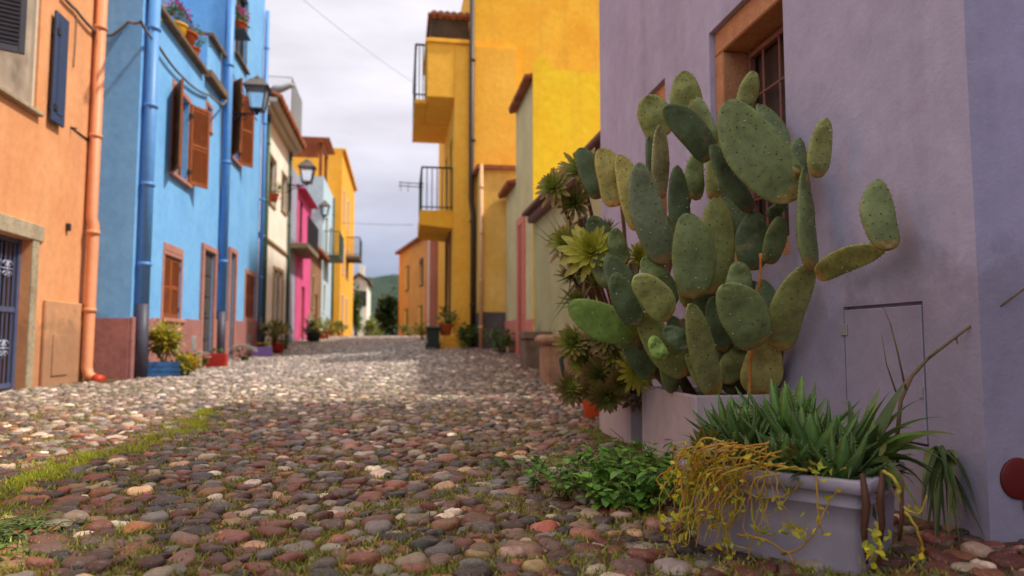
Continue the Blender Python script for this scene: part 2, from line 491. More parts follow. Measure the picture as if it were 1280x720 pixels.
    n2 = noise(nn, 9, 6, .7, (1,3,3)); r2 = ramp(nn, n2.outputs[0], [(.56,0.0),(.70,.55)])
    c = mix(nn, r2.outputs[0], c, (.34,.27,.22))
    n4 = noise(nn, 120, 3, .6); r4 = ramp(nn, n4.outputs[0], [(.62,0.0),(.70,.5)])
    c = mix(nn, r4.outputs[0], c, (.5,.45,.4))
    n3 = noise(nn, 1.3, 6, .65); r3 = ramp(nn, n3.outputs[0], [(.56,0.0),(.68,.5)])
    c = mix(nn, r3.outputs[0], c, (.11,.10,.03))
    nn.link(c, b.inputs['Base Color'])
    rr = ramp(nn, n1.outputs[0], [(.3,.24),(.7,.52)]); nn.link(rr.outputs[0], b.inputs['Roughness'])
    bump(nn, b, n1.outputs[0], .8, .010)
    me.materials.append(m)
    o = bpy.data.objects.new('cobblestone_paving', me); col.objects.link(o); struct(o)
    return n
NST = cobbles()

# ------------------------------------------------------------------ grass and moss between the stones
def blades(name, pts, hmin, hmax, wid, cols, label, seed=1):
    r = np.random.RandomState(seed); n = len(pts)
    h = r.uniform(hmin, hmax, n); an = r.uniform(0, 6.28, n); ln = r.uniform(.2, 1.0, n)*h
    x, y = pts[:,0], pts[:,1]; z = G(x, y) - .002
    a2 = r.uniform(0, 6.28, n); wx, wy = np.cos(a2)*wid*r.uniform(.6,1.4,n), np.sin(a2)*wid*r.uniform(.6,1.4,n)
    lx, ly = np.cos(an)*ln, np.sin(an)*ln
    V = np.stack([np.stack([x-wx,y-wy,z],-1), np.stack([x+wx,y+wy,z],-1),
                  np.stack([x+wx*.7+lx*.45,y+wy*.7+ly*.45,z+h*.6],-1), np.stack([x-wx*.7+lx*.45,y-wy*.7+ly*.45,z+h*.6],-1),
                  np.stack([x+lx,y+ly,z+h],-1)], 1)
    F = np.arange(n)[:,None]*5
    me = bpy.data.meshes.new(name)
    V = V.reshape(-1,3)
    me.vertices.add(len(V)); me.vertices.foreach_set('co', V.astype(np.float32).ravel())
    Q = F + np.array([[0,1,2,3]]); T = F + np.array([[3,2,4]])
    me.loops.add(Q.size+T.size); me.loops.foreach_set('vertex_index', np.concatenate([Q.ravel(),T.ravel()]).astype(np.int32))
    me.polygons.add(2*n); me.polygons.foreach_set('loop_start', np.concatenate([np.arange(n)*4, Q.size+np.arange(n)*3]).astype(np.int32))
    me.update(calc_edges=True)
    cols = np.array(cols); c = cols[r.randint(0,len(cols),n)]*r.uniform(.7,1.3,(n,1))
    ca = me.color_attributes.new('Col', 'FLOAT_COLOR', 'POINT')
    ca.data.foreach_set('color', np.concatenate([np.repeat(c,5,0), np.ones((5*n,1))],1).astype(np.float32).ravel())
    me.materials.append(LEAF)
    o = bpy.data.objects.new(name, me); col.objects.link(o)
    tag(o, label, 'grass', kind='stuff'); return o
r_ = np.random.RandomState(3)
def cluster(cx, cy, sx, sy, n): return np.stack([r_.normal(cx,sx,n), r_.normal(cy,sy,n)], 1)
ys = r_.uniform(2.2, 6.8, 20000)
den = .15 + .85*np.clip(np.sin(ys*3.7)*.5+.5*np.sin(ys*9.1)+.4,0,1)
ys = ys[r_.uniform(0,1,len(ys)) < den]
P1 = np.stack([-1.56-.10*np.sin(ys*2.1)+.05*np.sin(ys*7.3)+r_.normal(0,1,len(ys))*(.03+.085*np.abs(np.sin(ys*4.3+.7*np.sin(ys*11)))), ys], 1)
blades('moss_strip', P1, .014, .040, .004, [(.55,.62,.05),(.62,.62,.08),(.40,.48,.05)], 'low yellow green grass strip along the gutter line of the cobbled street', 2)
pc = []
for _ in range(1900):
    y = 1.2 + 9*rnd.random()**1.5; x = rnd.uniform(-.62*y-.5, 1.5)
    pc.append(cluster(x, y, rnd.uniform(.02,.11), rnd.uniform(.02,.09), rnd.randint(25,110)))
for (px, py, sx, n) in ((15,660,.10,380),(150,600,.09,300),(395,670,.07,160),(490,640,.05,140),(230,585,.12,300),(700,575,.06,300),(60,690,.09,200),(330,690,.06,140)):
    q = onG(px, py); pc.append(cluster(q.x, q.y, sx, sx, n))
P2 = np.concatenate(pc)
P2 = P2[(P2[:,0] < 1.75)]
blades('grass_tufts', P2, .010, .030, .0045, [(.28,.30,.05),(.38,.36,.07),(.20,.25,.045),(.40,.33,.09)], 'scattered small green tufts growing in the gaps between cobbles', 5)
# ------------------------------------------------------------------ facade helpers
class Fac:
    """street facade on the plane x = X, facing +x (s=1) or -x (s=-1)"""
    def __init__(s, X, sg): s.X = X; s.s = sg
    def yz(s, px, py):
        p = onX(px, py, s.X); return p.y, p.z
    def rect(s, xn, xf, yt, yb):     # near x, far x, top and bottom read at the near edge
        y0, zt = s.yz(xn, yt); _, zb = s.yz(xn, yb); y1, _ = s.yz(xf, yt)
        return (y0, y1, zb, zt)
    def box(s, mb, y0, y1, z0, z1, p0, p1, b=0):
        lo = (s.X + s.s*p0, y0, z0); hi = (s.X + s.s*p1, y1, z1)
        mb.bbox(lo, hi, b) if b else mb.box(lo, hi)

def wall_panel(mb, X, sg, y0, y1, z0, z1, holes, depth=.2):
    ys = sorted({y0, y1} | {v for h in holes for v in h[:2] if y0 < v < y1}); zs = sorted({z0, z1} | {v for h in holes for v in h[2:4] if z0 < v < z1})
    for a, b in zip(ys, ys[1:]):
        for c, d in zip(zs, zs[1:]):
            m1, m2 = (a+b)/2, (c+d)/2
            if any(h[0] < m1 < h[1] and h[2] < m2 < h[3] for h in holes): continue
            q = [(X,a,c),(X,b,c),(X,b,d),(X,a,d)]
            mb.add(q if sg > 0 else q[::-1], [(0,1,2,3)], False)
    for h in holes:
        a, b, c, d = h[:4]; X2 = X - sg*(h[4] if len(h) > 4 else depth)
        for q in ([(X,a,c),(X,a,d),(X2,a,d),(X2,a,c)], [(X,b,c),(X,b,d),(X2,b,d),(X2,b,c)], [(X,a,d),(X,b,d),(X2,b,d),(X2,a,d)], [(X,a,c),(X,b,c),(X2,b,c),(X2,a,c)], [(X2,a,c),(X2,b,c),(X2,b,d),(X2,a,d)]):
            mb.add(q, [(0,1,2,3)], False)

def body(mb, X, sg, y0, y1, z0, z1, D, holes=(), depth=.2):
    wall_panel(mb, X, sg, y0, y1, z0, z1, list(holes), depth)
    B = X - sg*D
    mb.add([(X,y0,z0),(X,y0,z1),(B,y0,z1),(B,y0,z0)], [(0,1,2,3)], False)
    mb.add([(X,y1,z0),(X,y1,z1),(B,y1,z1),(B,y1,z0)], [(0,1,2,3)], False)
    mb.add([(X,y0,z1),(X,y1,z1),(B,y1,z1),(B,y0,z1)], [(0,1,2,3)], False)
    mb.add([(B,y0,z0),(B,y1,z0),(B,y1,z1),(B,y0,z1)], [(0,1,2,3)], False)

def frame_boxes(mb, f, r, wd, p0, p1, bottom=True, b=.008):
    y0, y1, z0, z1 = r
    f.box(mb, y0-wd, y1+wd, z1+.001, z1+wd, p0, p1, b)
    f.box(mb, y0-wd, y0-.001, z0, z1, p0, p1, b); f.box(mb, y1+.001, y1+wd, z0, z1, p0, p1, b)
    if bottom: f.box(mb, y0-wd, y1+wd, z0-wd*.7, z0-.001, p0, p1+.02, b)

def louver(mb, w, h, t=.04, pitch=.045):
    """a louvred leaf in local x (0..w), z (0..h), thickness about y=0"""
    st = min(.055, w*.16)
    mb.bbox((0,-t/2,0),(st,t/2,h),.005); mb.bbox((w-st,-t/2,0),(w,t/2,h),.005)
    mb.bbox((st+.001,-t/2+.002,0),(w-st-.001,t/2-.002,st*1.3),.005); mb.bbox((st+.001,-t/2+.002,h-st*1.1),(w-st-.001,t/2-.002,h),.005)
    if h > 1.0: mb.bbox((st+.001,-t/2+.002,h*.5-.03),(w-st-.001,t/2-.002,h*.5+.03),.005)
    mb.box((st+.001,-.004,st),(w-st-.001,.004,h-st))
    n = int((h-2.4*st)/pitch); M0 = mb.M or Matrix()
    for i in range(n):
        z = st*1.35 + pitch*(i+.5)
        if z > h - st*1.2: break
        if h > 1.0 and abs(z-h*.5) < .05: continue
        mb.M = M0 @ Matrix.Translation((0,0,z)) @ Matrix.Rotation(R(38), 4, 'X')
        mb.box((st+.002,-t*.62,-.005),(w-st-.002,t*.62,.005))
    mb.M = M0

def leafM(f, y, z, ang, p=.02):
    """matrix of a leaf hinged at facade position y, z.  ang 0 = lies along +y flat on the facade, 90 = straight out, 180 = along -y"""
    a = R(ang)
    xd = Vector((f.s*math.sin(a), math.cos(a), 0)); zd = Vector((0,0,1)); yd = zd.cross(xd)
    M = Matrix((xd, yd, zd)).transposed().to_4x4(); M.translation = Vector((f.X + f.s*p, y, z)); return M

def shutter(f, y, z0, z1, w, ang, mat, parent, p=.03, name='shutter', label=None):
    mb = MB(); mb.M = leafM(f, y, z0, ang, p); louver(mb, w, z1-z0)
    o = mb.build(name, mat, parent, label)
    mb = MB(); mb.M = leafM(f, y, z0, ang, p)
    for k in (.15, .85):
        mb = MB(); mb.M = leafM(f, y, z0, ang, p); mb.bbox((-.02,-.03,(z1-z0)*k-.04),(.05,.03,(z1-z0)*k+.04),.004); mb.build('hinge', IRON, o)
    return o

def window(f, r, parent, fm, gm, recess=.12, mull=1, trans=1, curtain=None):
    y0, y1, z0, z1 = r
    mb = MB(); e = .05
    f.box(mb, y0, y0+e, z0, z1, -recess, -recess+.05); f.box(mb, y1-e, y1, z0, z1, -recess, -recess+.05)
    f.box(mb, y0+e, y1-e, z1-e, z1, -recess, -recess+.049); f.box(mb, y0+e, y1-e, z0, z0+e, -recess, -recess+.049)
    for i in range(mull):
        c = y0 + (y1-y0)*(i+1)/(mull+1); f.box(mb, c-.03, c+.03, z0+e, z1-e, -recess, -recess+.046)
    for i in range(trans):
        c = z0 + (z1-z0)*(i+1)/(trans+1); f.box(mb, y0+e, y1-e, c-.018, c+.018, -recess, -recess+.042)
    o = mb.build('window', fm, parent)
    mb = MB(); f.box(mb, y0+.01, y1-.01, z0+.01, z1-.01, -recess-.004, -recess+.012)
    mb.build('pane', gm, o); return o

def pipe(pts, r, mat, parent, clips=4, name='downpipe', lower=None, cm=None):
    mb = MB(); mb.tube(pts, r, 12)
    pts = [Vector(p) for p in pts]; a, b = pts[0], pts[-1]
    for i in range(clips):
        t = (i+.5)/clips; q = a.lerp(b, t)
        mb.lathe(q, [(r*1.0,-.03),(r*1.22,-.025),(r*1.22,.025),(r*1.0,.03)], 12)
    o = mb.build(name, mat, parent); return o

def plain_pane_hole(r): return r

WOODB = wood('brown_wood', srgb(122,62,30), srgb(160,88,44))
WOODD = wood('dark_wood', (.05,.032,.024), (.09,.06,.045))
DGREY = paint('dark_grey_paint', srgb(82,78,80), .5, .25)
GLD = glass('dark_glass')
GLL = glass('pale_curtained_glass', srgb(120,120,118), .2)
CABLE = paint('grey_cable', srgb(120,115,108), .6, .3)
CURT = paint('curtain_cloth', srgb(80,66,62), .9, .35)
WHITEP = paint('white_paint', (.72,.71,.69), .5, .12)

def rail(mb, a, b, h, step=.12, r=.012, top=.02):
    a = Vector(a); b = Vector(b); n = max(1, int((b-a).length/step)); up = Vector((0,0,h))
    mb.tube([a+up, b+up], top, 6, smooth=False); mb.tube([a+up*.08, b+up*.08], top*.7, 6, smooth=False)
    for i in range(n+1):
        q = a.lerp(b, i/n); mb.tube([q, q+up], r, 5, smooth=False)

def tiles(mb, X, sg, y0, y1, z, L=.7, over=.25, drop=.3, pitch=.2):
    """an eave of round tiles: every row runs up the slope away from the street"""
    n = int((y1-y0)/pitch)
    for i in range(n):
        y = y0 + (i+.5)*(y1-y0)/n
        a = Vector((X+sg*over, y, z-drop*over/L)); b = Vector((X-sg*(L-over), y, z+drop))
        mb.col = (1,1,1,1); k = rnd.uniform(.6,1.15); mb.col = (k,k*.95,k*.9,1)
        mb.tube([a, b], [pitch*.52, pitch*.44], 8)
    mb.col = (1,1,1,1)
    mb.add([(X+sg*(over-.02),y0,z-.06-drop*over/L),(X+sg*(over-.02),y1,z-.06-drop*over/L),(X-sg*(L-over),y1,z+drop-.06),(X-sg*(L-over),y0,z+drop-.06)], [(0,1,2,3)], False)
m_, b_, n_ = base_mat('roof_tile', .85, .15)
a_ = n_.new('ShaderNodeVertexColor'); a_.layer_name = 'Col'
q_ = noise(n_, 6, 6, .7); r__ = ramp(n_, q_.outputs[0], [(.3, srgb(120,66,46)), (.55, srgb(165,102,74)), (.72, srgb(150,132,104))])
n_.link(mix(n_, 1.0, r__.outputs[0], a_.outputs[0], 'MULTIPLY'), b_.inputs['Base Color']); bump(n_, b_, q_.outputs[0], .4, .02)
TILE = m_

# ================================================================== LEFT SIDE
# ------------------------------------------------------------------ orange house
YBL = onX(163,400,-3.9).y; XOR = onY(114,380,YBL).x
f = Fac(XOR, 1)
OR = stucco('orange_render', srgb(228,164,116), srgb(214,144,98), .22, bs=.25)
ORP = stucco('peach_plinth', srgb(205,152,112), srgb(188,138,104), .5, bs=.5)
STN = stone('beige_stone', srgb(150,135,112), srgb(190,174,148), 4)
oh = thing('orange_house', 'orange plastered house with blue metal gate and dark blue shutters, at the left edge', 'house', (-4.47, 7, .02))
gate = f.rect(-40, 40, 288, 490); gate = (7.0, f.yz(40,300)[0], .06, f.yz(40,300)[1])
win = (7.0, f.yz(47,100)[0], f.yz(47,140)[1], f.yz(47,-20)[1])
mb = MB(); body(mb, f.X, 1, 3.2, YBL, -.4, 7.6, 6, [gate+(.35,), win+(.14,)]); mb.build('wall', OR, oh)
mb = MB()
yl = f.yz(52,400)[0]
f.box(mb, yl, YBL-.005, -.3, f.yz(100,380)[1], .002, .05, .012)
f.box(mb, f.yz(60,430)[0], f.yz(80,430)[0], f.yz(60,470)[1], f.yz(60,418)[1], .051, .066, .004)
mb.build('plinth', ORP, oh)
mb = MB(); f.box(mb, gate[0]-.2, gate[1]+.24, gate[3]+.001, gate[3]+.2, -.02, .03, .01); f.box(mb, gate[1]+.001, gate[1]+.15, -.2, gate[3], -.02, .022, .01)
mb.build('gate_surround', STN, oh)
GBL = paint('blue_grey_metal', srgb(86,94,128), .45, .2)
gt = thing('gate', None, None, (-4.6, 7.5, .06)); gt.parent = oh; gt.matrix_parent_inverse = Matrix.Translation(-Vector(oh.location))
gt_l = MB(); y0, y1, z0, z1 = gate
P = -.14
def gb(mb, a, b, c, d, t=.02): f.box(mb, a, b, c, d, P-t, P+t)
gb(gt_l, y0, y0+.05, z0+.05, z1); gb(gt_l, y1-.06, y1, z0+.03, z1, .03); gb(gt_l, y0+.05, y1-.06, z1-.05, z1, .019); gb(gt_l, y0+.05, y1-.06, z0+.05, z0+.11, .019)
zm = f.yz(40, 388)[1]; gb(gt_l, y0+.05, y1-.06, zm-.03, zm+.03, .019); gb(gt_l, (y0+y1)/2-.03, (y0+y1)/2+.03, z0+.11, z1-.05, .021)
o_ = gt_l.build('gate_frame', GBL, oh)
mb = MB(); k = y0+.11
while k < y1-.08:
    mb.tube([(f.X+P,k,z0+.1),(f.X+P,k,z1-.05)], .010, 6, smooth=False); k += .095
mb.build('gate_bars', GBL, o_)
def scroll(mb, y, z, s_, fl, X):
    pts = []
    for i in range(22):
        a = i/21*5.2; r = s_*(1-i/26); pts.append((X, y+fl*(r*math.cos(a)), z+r*math.sin(a)))
    mb.tube(pts, .008, 5)
PBM = paint('pale_blue_metal', srgb(170,175,200), .4, .1)
for zc in (f.yz(35,338)[1], f.yz(35,435)[1]):
    k = y0+.2
    while k < y1-.1:
        mb = MB()
        for fl in (-1,1):
            scroll(mb, k+fl*.05, zc+.05, .05, fl, f.X+P+.02); scroll(mb, k+fl*.05, zc-.07, .045, fl, f.X+P+.02)
        mb.tube([(f.X+P+.02,k,zc-.12),(f.X+P+.02,k,zc+.1)], .008, 5); mb.tube([(f.X+P+.02,k-.11,zc),(f.X+P+.02,k+.11,zc)], .008, 5)
        k += .24; mb.build('gate_scroll', PBM, o_)
mb = MB(); f.box(mb, y0, y1, z0+.05, z1, -.34, -.30); mb.build('gate_glass', glass('gate_dark_glass', (.03,.04,.045)), o_)
bpy.data.objects.remove(gt)
window(f, win, oh, paint('cream_frame', srgb(214,200,180), .5, .1), glass('shaded_pane', srgb(128,116,104), .25), .08, 1, 0)
mb = MB(); f.box(mb, win[0]-.1, win[1]+.06, win[2]-.06, win[2]-.002, -.05, .07, .01); mb.build('window_sill', STN, oh)
SHB = paint('dark_blue_paint', srgb(52,70,104), .5, .2); SHG = paint('slate_paint', srgb(66,68,78), .5, .2)
ys_, zs_ = f.yz(57,150); _, zt_ = f.yz(57,5)
mb = MB(); w_ = f.yz(77,80)[0]-ys_; f.box(mb, ys_, ys_+w_, zs_, zt_, .035, .075, .01)
f.box(mb, ys_+.09, ys_+w_-.09, zs_+.12, zt_-.1, .076, .083, .004)
o_ = mb.build('shutter', SHB, oh, 'dark blue solid shutter folded back against the wall')
for zz in (zs_+.15, zt_-.3):
    mb = MB(); f.box(mb, ys_+.02, ys_+.10, zz, zz+.07, .0, .09); mb.build('hinge', IRON, o_)
yy_, zb_ = f.yz(18,110); zt_ = f.yz(18,-40)[1]
shutter(f, 7.45, zb_, zt_, .66, 62, SHG, oh, label='slate grey louvred shutter standing open')
mb = MB(); p0 = onX(122,-20,f.X+.09); yp = onX(111,380,f.X+.12).y; q = [Vector((f.X+.09, yp+.06, 6.6)), Vector((f.X+.09, yp+.04, 2.42)), Vector((f.X+.13, yp+.02, 2.3)), Vector((f.X+.13, yp, .30)), Vector((f.X+.17, yp-.02, .18)), Vector((f.X+.32, yp-.05, .12))]
ORPIPE = paint('orange_pipe_paint', srgb(224,150,108), .5, .12)
o_ = pipe(q, .075, ORPIPE, oh, 0)
for z in (1.1, 2.2, 3.6, 5.2):
    mb = MB(); mb.lathe((f.X+(.13 if z < 2.3 else .09), yp+(.01 if z < 2.3 else .05), z), [(.076,-.03),(.088,-.028),(.088,.028),(.076,.03)], 14); mb.build('pipe_collar', ORPIPE, o_)
mb = MB(); mb.tube([(f.X+.25, yp-.035, .14),(f.X+.36, yp-.06, .11)], .082, 14); mb.build('pipe_shoe', paint('red_pipe_paint', srgb(190,60,34), .5, .2), o_)
mb = MB(); p = onX(88,159,f.X); mb.tube([(f.X,p.y,p.z),(f.X+.02,p.y+.75,p.z-.03)], .012, 6); mb.tube([(f.X,p.y,p.z),(f.X+.08,p.y,p.z-.02)], .012, 6); mb.build('iron_hook', IRON, oh)
mb = MB(); p = onX(83,284,f.X); f.box(mb, p.y-.03,p.y+.03,p.z-.05,p.z+.05, .001,.05,.006); mb.build('bracket', IRON, oh)
mb = MB(); f.box(mb, 3.0, YBL, 6.75, 6.95, -.2, .55, .02); mb.build('eave', OR, oh)

# ------------------------------------------------------------------ blue house
f = Fac(-3.9, 1); X = -3.9
BL = stucco('blue_render', srgb(126,187,240), srgb(110,172,232), .2, bs=.2)
BLP = paint('blue_pipe_paint', srgb(92,150,214), .45, .12)
PKS = stone('pink_stone', srgb(192,138,122), srgb(172,118,108), 3, .35)
PKD = stone('pink_plinth_stone', srgb(176,122,116), srgb(152,104,102), 2.2, .4)
COP = stone('coping_stone', srgb(104,84,66), srgb(140,116,90), 5)
bh = thing('blue_house', 'tall sky blue house with pink stone plinth, brown shutters and a planted terrace', 'house', (X, 12, .15))
YE = f.yz(326, 200)[0]; YT = 16.05
w1 = f.rect(216, 243, 108, 226); w1 = (f.yz(216,150)[0], f.yz(236,150)[0], f.yz(216,217)[1], f.yz(216,106)[1])
w2 = (f.yz(289,150)[0], f.yz(299,150)[0], f.yz(289,196)[1], f.yz(289,100)[1])
nich = (f.yz(258,140)[0], f.yz(264,140)[0], f.yz(258,158)[1], f.yz(258,130)[1])
g1 = (f.yz(204,350)[0], f.yz(226,350)[0], f.yz(204,397)[1], f.yz(204,317)[1])
d1 = (f.yz(252,350)[0], f.yz(266,350)[0], .20, f.yz(252,311)[1])
d2 = (f.yz(285.5,350)[0], f.yz(292,350)[0], .27, f.yz(286,315)[1])
g2 = (f.yz(307,350)[0], f.yz(319,350)[0], f.yz(307,397)[1], f.yz(307,342)[1])
wt = (f.yz(294,60)[0], f.yz(308,60)[0], f.yz(294,66)[1], f.yz(294,-30)[1])
mb = MB()
zcp = f.yz(253,87)[1]; yc1 = f.yz(253,87)[0]
body(mb, X, 1, YBL, YT, -.4, zcp-.09, 1.7, [w1+(.24,), nich+(.2,), g1+(.1,), d1+(.25,)])
body(mb, X, 1, YT+.0, YE, -.4, 10.6, 6, [w2+(.24,), d2+(.22,), g2+(.1,), wt+(.2,)])
mb.box((X-5.9, YBL+.01, -.4), (X-1.72, YT-.01, 9.6))
f.box(mb, yc1+.5, YT-.01, zcp-.09, zcp+.9, -1.2, -.05)
# sloping buttress on the end wall
mb.build('wall', BL, bh)
mb = MB()
segs = [(YBL-.03, d1[0]-.13), (d1[1]+.13, d2[0]-.13), (d2[1]+.13, YE-.02)]
for a, b in segs:
    n = max(1, round((b-a)/.85)); mb = MB()
    for i in range(n):
        ya, yb = a+(b-a)*i/n, a+(b-a)*(i+1)/n-.004
        zt = onX(163,397,-3.9).z + .22*((ya+yb)/2-YBL)/9.6
        f.box(mb, ya, yb, -.2, zt, .001, .05, .008)
    if a < YBL: mb.box((XOR, YBL-.05, -.2), (X-.001, YBL-.002, onX(163,397,-3.9).z-.01))
    mb.build('plinth', PKD, bh)
for r, wd, bt in ((w1,.1,False),(w2,.1,False),(nich,.09,True),(g1,.07,False),(g2,.13,True)):
    mb = MB(); frame_boxes(mb, f, r, wd, -.02, .018, bt)
    if r is g1: f.box(mb, g1[0]-.05, g1[1]+.05, g1[3]+.07, g1[3]+.2, -.01, .02, .006)
    if r in (w1, w2, g1): f.box(mb, r[0]-.12, r[1]+.12, r[2]-.07, r[2]-.002, -.05, .08, .01)
    mb.build('stone_surround', PKS, bh)
for r in (d1, d2): mb = MB(); frame_boxes(mb, f, r, .12, -.03, .06, False); mb.build('stone_surround', PKS, bh)
window(f, w1, bh, WOODB, GLL, .15, 1, 2); window(f, w2, bh, WOODB, GLD, .15, 1, 2); window(f, nich, bh, paint('blue_frame', srgb(70,120,190), .5,.1), GLD, .1, 0, 1)
window(f, wt, bh, WOODD, GLD, .12, 1, 1)
for r, an in ((w1, (150, 28)), (w2, (140, 35))):
    h_ = (r[1]-r[0])*.5
    shutter(f, r[0]-.01, r[2], r[3], h_*1.0, an[0], WOODB, bh); shutter(f, r[1]+.01, r[2], r[3], h_*1.05, an[1], WOODB, bh)
for r in (g1, g2):
    h_ = (r[1]-r[0])/2
    shutter(f, r[0]+.005, r[2]+.01, r[3]-.01, h_-.01, 0, WOODB, bh, -.04); shutter(f, r[1]-.005, r[2]+.01, r[3]-.01, h_-.01, 180, WOODB, bh, -.04)
for r in (d1, d2):
    mb = MB(); y0, y1, z0, z1 = r
    f.box(mb, y0+.01, y1-.01, z0, z1-.01, -.07, -.03)
    for k in range(5):
        za = z0+.08+(z1-z0-.12)*k/5; zb = z0+.02+(z1-z0-.12)*(k+1)/5; f.box(mb, y0+.10, y1-.10, za, zb, -.03, -.012, .006)
    f.box(mb, (y0+y1)/2-.02, (y0+y1)/2+.02, z0+.01, z1-.02, -.0295, -.004)
    o_ = mb.build('door', DGREY, bh)
    mb = MB(); mb.lathe((0,0,0), [(.012,0),(.03,.01),(.035,.03),(.015,.05)], 10); mb.v = [Vector((X-.03+v.z, y0+(y1-y0)*.44+v.x, z0+1.05+v.y)) for v in mb.v]; mb.build('handle', IRON, o_)
for px, zt, zb in ((182, zcp+.05, .16), (280, 10.0, .25), (326, 10.0, .3)):
    r = .085 if px != 326 else .06; y = onX(px, 300, X+r+.03).y if px != 326 else YE-.06
    o_ = pipe([(X+r+.03, y, zt), (X+r+.03, y, zb+1.05)], r, BLP, bh, 4)
    mb = MB(); mb.tube([(X+r+.03, y, zb+1.06), (X+r+.03, y, zb-.1)], r*1.06, 12); mb.build('pipe_boot', paint('lead_grey_pipe', srgb(74,74,92), .5, .25), o_)
mb = MB()
f.box(mb, YBL+.1, yc1, zcp-.09, zcp, -.3, .12, .015); mb.build('terrace_coping', COP, bh)
mb = MB(); f.box(mb, yc1+.5, YT-.03, zcp+.9, zcp+.98, -1.2, .06, .01); mb.build('slate_ledge', COP, bh)
mb = MB(); f.box(mb, yc1+.15, f.yz(277,107)[0], zcp-.09, zcp+.07, -.04, .15, .012); mb.build('slate_ledge', COP, bh)
mb = MB(); f.box(mb, wt[0]-.1, wt[1]+.1, wt[2]-.06, wt[2], -.1, .09, .01); frame_boxes(mb, f, wt, .05, -.02, .015, False); mb.build('window_sill', COP, bh)
mb = MB(); f.box(mb, yc1-1.3, yc1-.1, zcp, zcp+2.1, -1.69, -1.6); mb.build('terrace_door', WOODD, bh)
mb = MB(); rail(mb, (X-.2,yc1-1.1,zcp), (X-.2,yc1-.1,zcp), .9); mb.build('terrace_railing', IRON, bh)
for (px, py) in ((238,428),(308,424)):
    y, z = f.yz(px, py); mb = MB(); f.box(mb, y-.1, y+.16, z-.16, z+.12, .045, .062, .004)
    for k in range(4): f.box(mb, y-.07, y+.13, z-.13+k*.06, z-.10+k*.06, .062, .07)
    mb.build('vent_grille', GALV, bh)
y, z = f.yz(276, 357); mb = MB(); f.box(mb, y-.06, y+.06, z-.1, z+.1, .001, .06, .02); mb.build('meter_box', WHITEP, bh)

def cable(name, label, pts, r, mat, sag=0, cat='cable'):
    P_ = [Vector(p) for p in pts]; Q = []
    for a, b in zip(P_, P_[1:]):
        for i in range(8): t = i/8; q = a.lerp(b, t); q.z -= sag*4*t*(1-t)*(b-a).length; Q.append(q)
    Q.append(P_[-1]); mb = MB(); mb.tube(Q, r, 6); o = mb.build(name, mat); tag(o, label, cat); return o
pts = [onX(78,-6,XOR+.04), onX(95,12,XOR+.04), onX(118,38,XOR+.05), onY(122,42,YBL-.05), onY(140,44,YBL-.04), onY(161,27,YBL-.04), onX(176,27,X+.24), onX(195,52,X+.06), onX(228,96,X+.06), onX(262,119,X+.05), onX(277,131,X+.24), onX(287,118,X+.06), onX(291,100,X+.06), onX(306,125,X+.06), onX(321,150,X+.06)]
cable('facade_cable', 'thick grey cable strung along the orange and blue house fronts', pts, .022, CABLE, .03)
cable('thin_wire', 'thin dark wire running down beside the second blue downpipe', [onX(277,60,X+.03), onX(276,200,X+.03), onX(276,320,X+.03), onX(275,420,X+.06)], .011, CABLE, 0, 'cable')
cable('slack_wire', 'slack thin wire looping from the high blue window to the large lantern', [onX(284,60,X+.05), onX(293,98,X+.05), onX(303,108,X+.06), onX(311,140,X+.06)], .012, CABLE, .05, 'cable')
cable('hanging_wire', 'thin wire hanging straight down the orange wall beside its downpipe', [onX(96,20,XOR+.02), onX(94,60,XOR+.02), onX(92,84,XOR+.02)], .008, CABLE, 0, 'cable')
# ------------------------------------------------------------------ white house and the row behind it
def simple_windows(f, rs, parent, surround=None, wd=.09, gm=GLD, fm=WOODD):
    if surround:
        for r in rs: mb = MB(); frame_boxes(mb, f, r, wd, -.01, .03, True); mb.build('window_surround', surround, parent)
    for r in rs: window(f, r, parent, fm, gm, .14, 1, 1)
def fr(f, xa, xb, yt, yb): return (f.yz(xa,yt)[0], f.yz(xb,yt)[0], f.yz(xa,yb)[1], f.yz(xa,yt)[1])

f = Fac(-3.92, 1); X = f.X
CRM = stucco('cream_render', srgb(250,244,234), srgb(236,228,214), .22)
TANS = stone('tan_stone', srgb(186,160,128), srgb(160,134,106), 4)
GRNP = paint('green_pipe_paint', srgb(62,92,76), .5, .2)
wh = thing('white_house', 'cream white house with deep cornice, green downpipes and tiled roof beside the blue house', 'house', (X, 22, .35))
yA, yB = YE+.02, f.yz(361,300)[0]
dr = (f.yz(341,380)[0], f.yz(345.5,380)[0], .38, f.yz(341,336)[1]); dr2 = (f.yz(347,380)[0], f.yz(352,380)[0], .42, f.yz(347,338)[1])
uw = (f.yz(336,220)[0], f.yz(344,220)[0], f.yz(336,252)[1], f.yz(336,192)[1]); uw2 = (f.yz(352,230)[0], f.yz(358,230)[0], f.yz(352,262)[1], f.yz(352,215)[1])
mb = MB(); body(mb, X, 1, yA, yB, -.2, 7.3, 6, [dr, dr2, uw, uw2]); mb.build('wall', CRM, wh)
simple_windows(f, [uw, uw2], wh, TANS)
for r in (dr, dr2): mb = MB(); frame_boxes(mb, f, r, .11, -.01, .04, False); mb.build('door_surround', TANS, wh)
for r in (dr, dr2):
    mb = MB(); f.box(mb, r[0], r[1], r[2], r[3], -.16, -.1); f.box(mb, r[0]+.08, r[1]-.08, r[2]+.2, r[3]-.15, -.1, -.085, .01); mb.build('door', WOODD if r is dr else paint('taupe_door', srgb(170,138,112), .5, .2), wh)
mb = MB(); f.box(mb, yA, yB, 7.3, 7.42, -.1, .22, .02); f.box(mb, yA, yB, 7.42, 7.56, -.1, .42, .02); mb.build('cornice', paint('cornice_paint', srgb(196,184,168), .7, .15), wh)
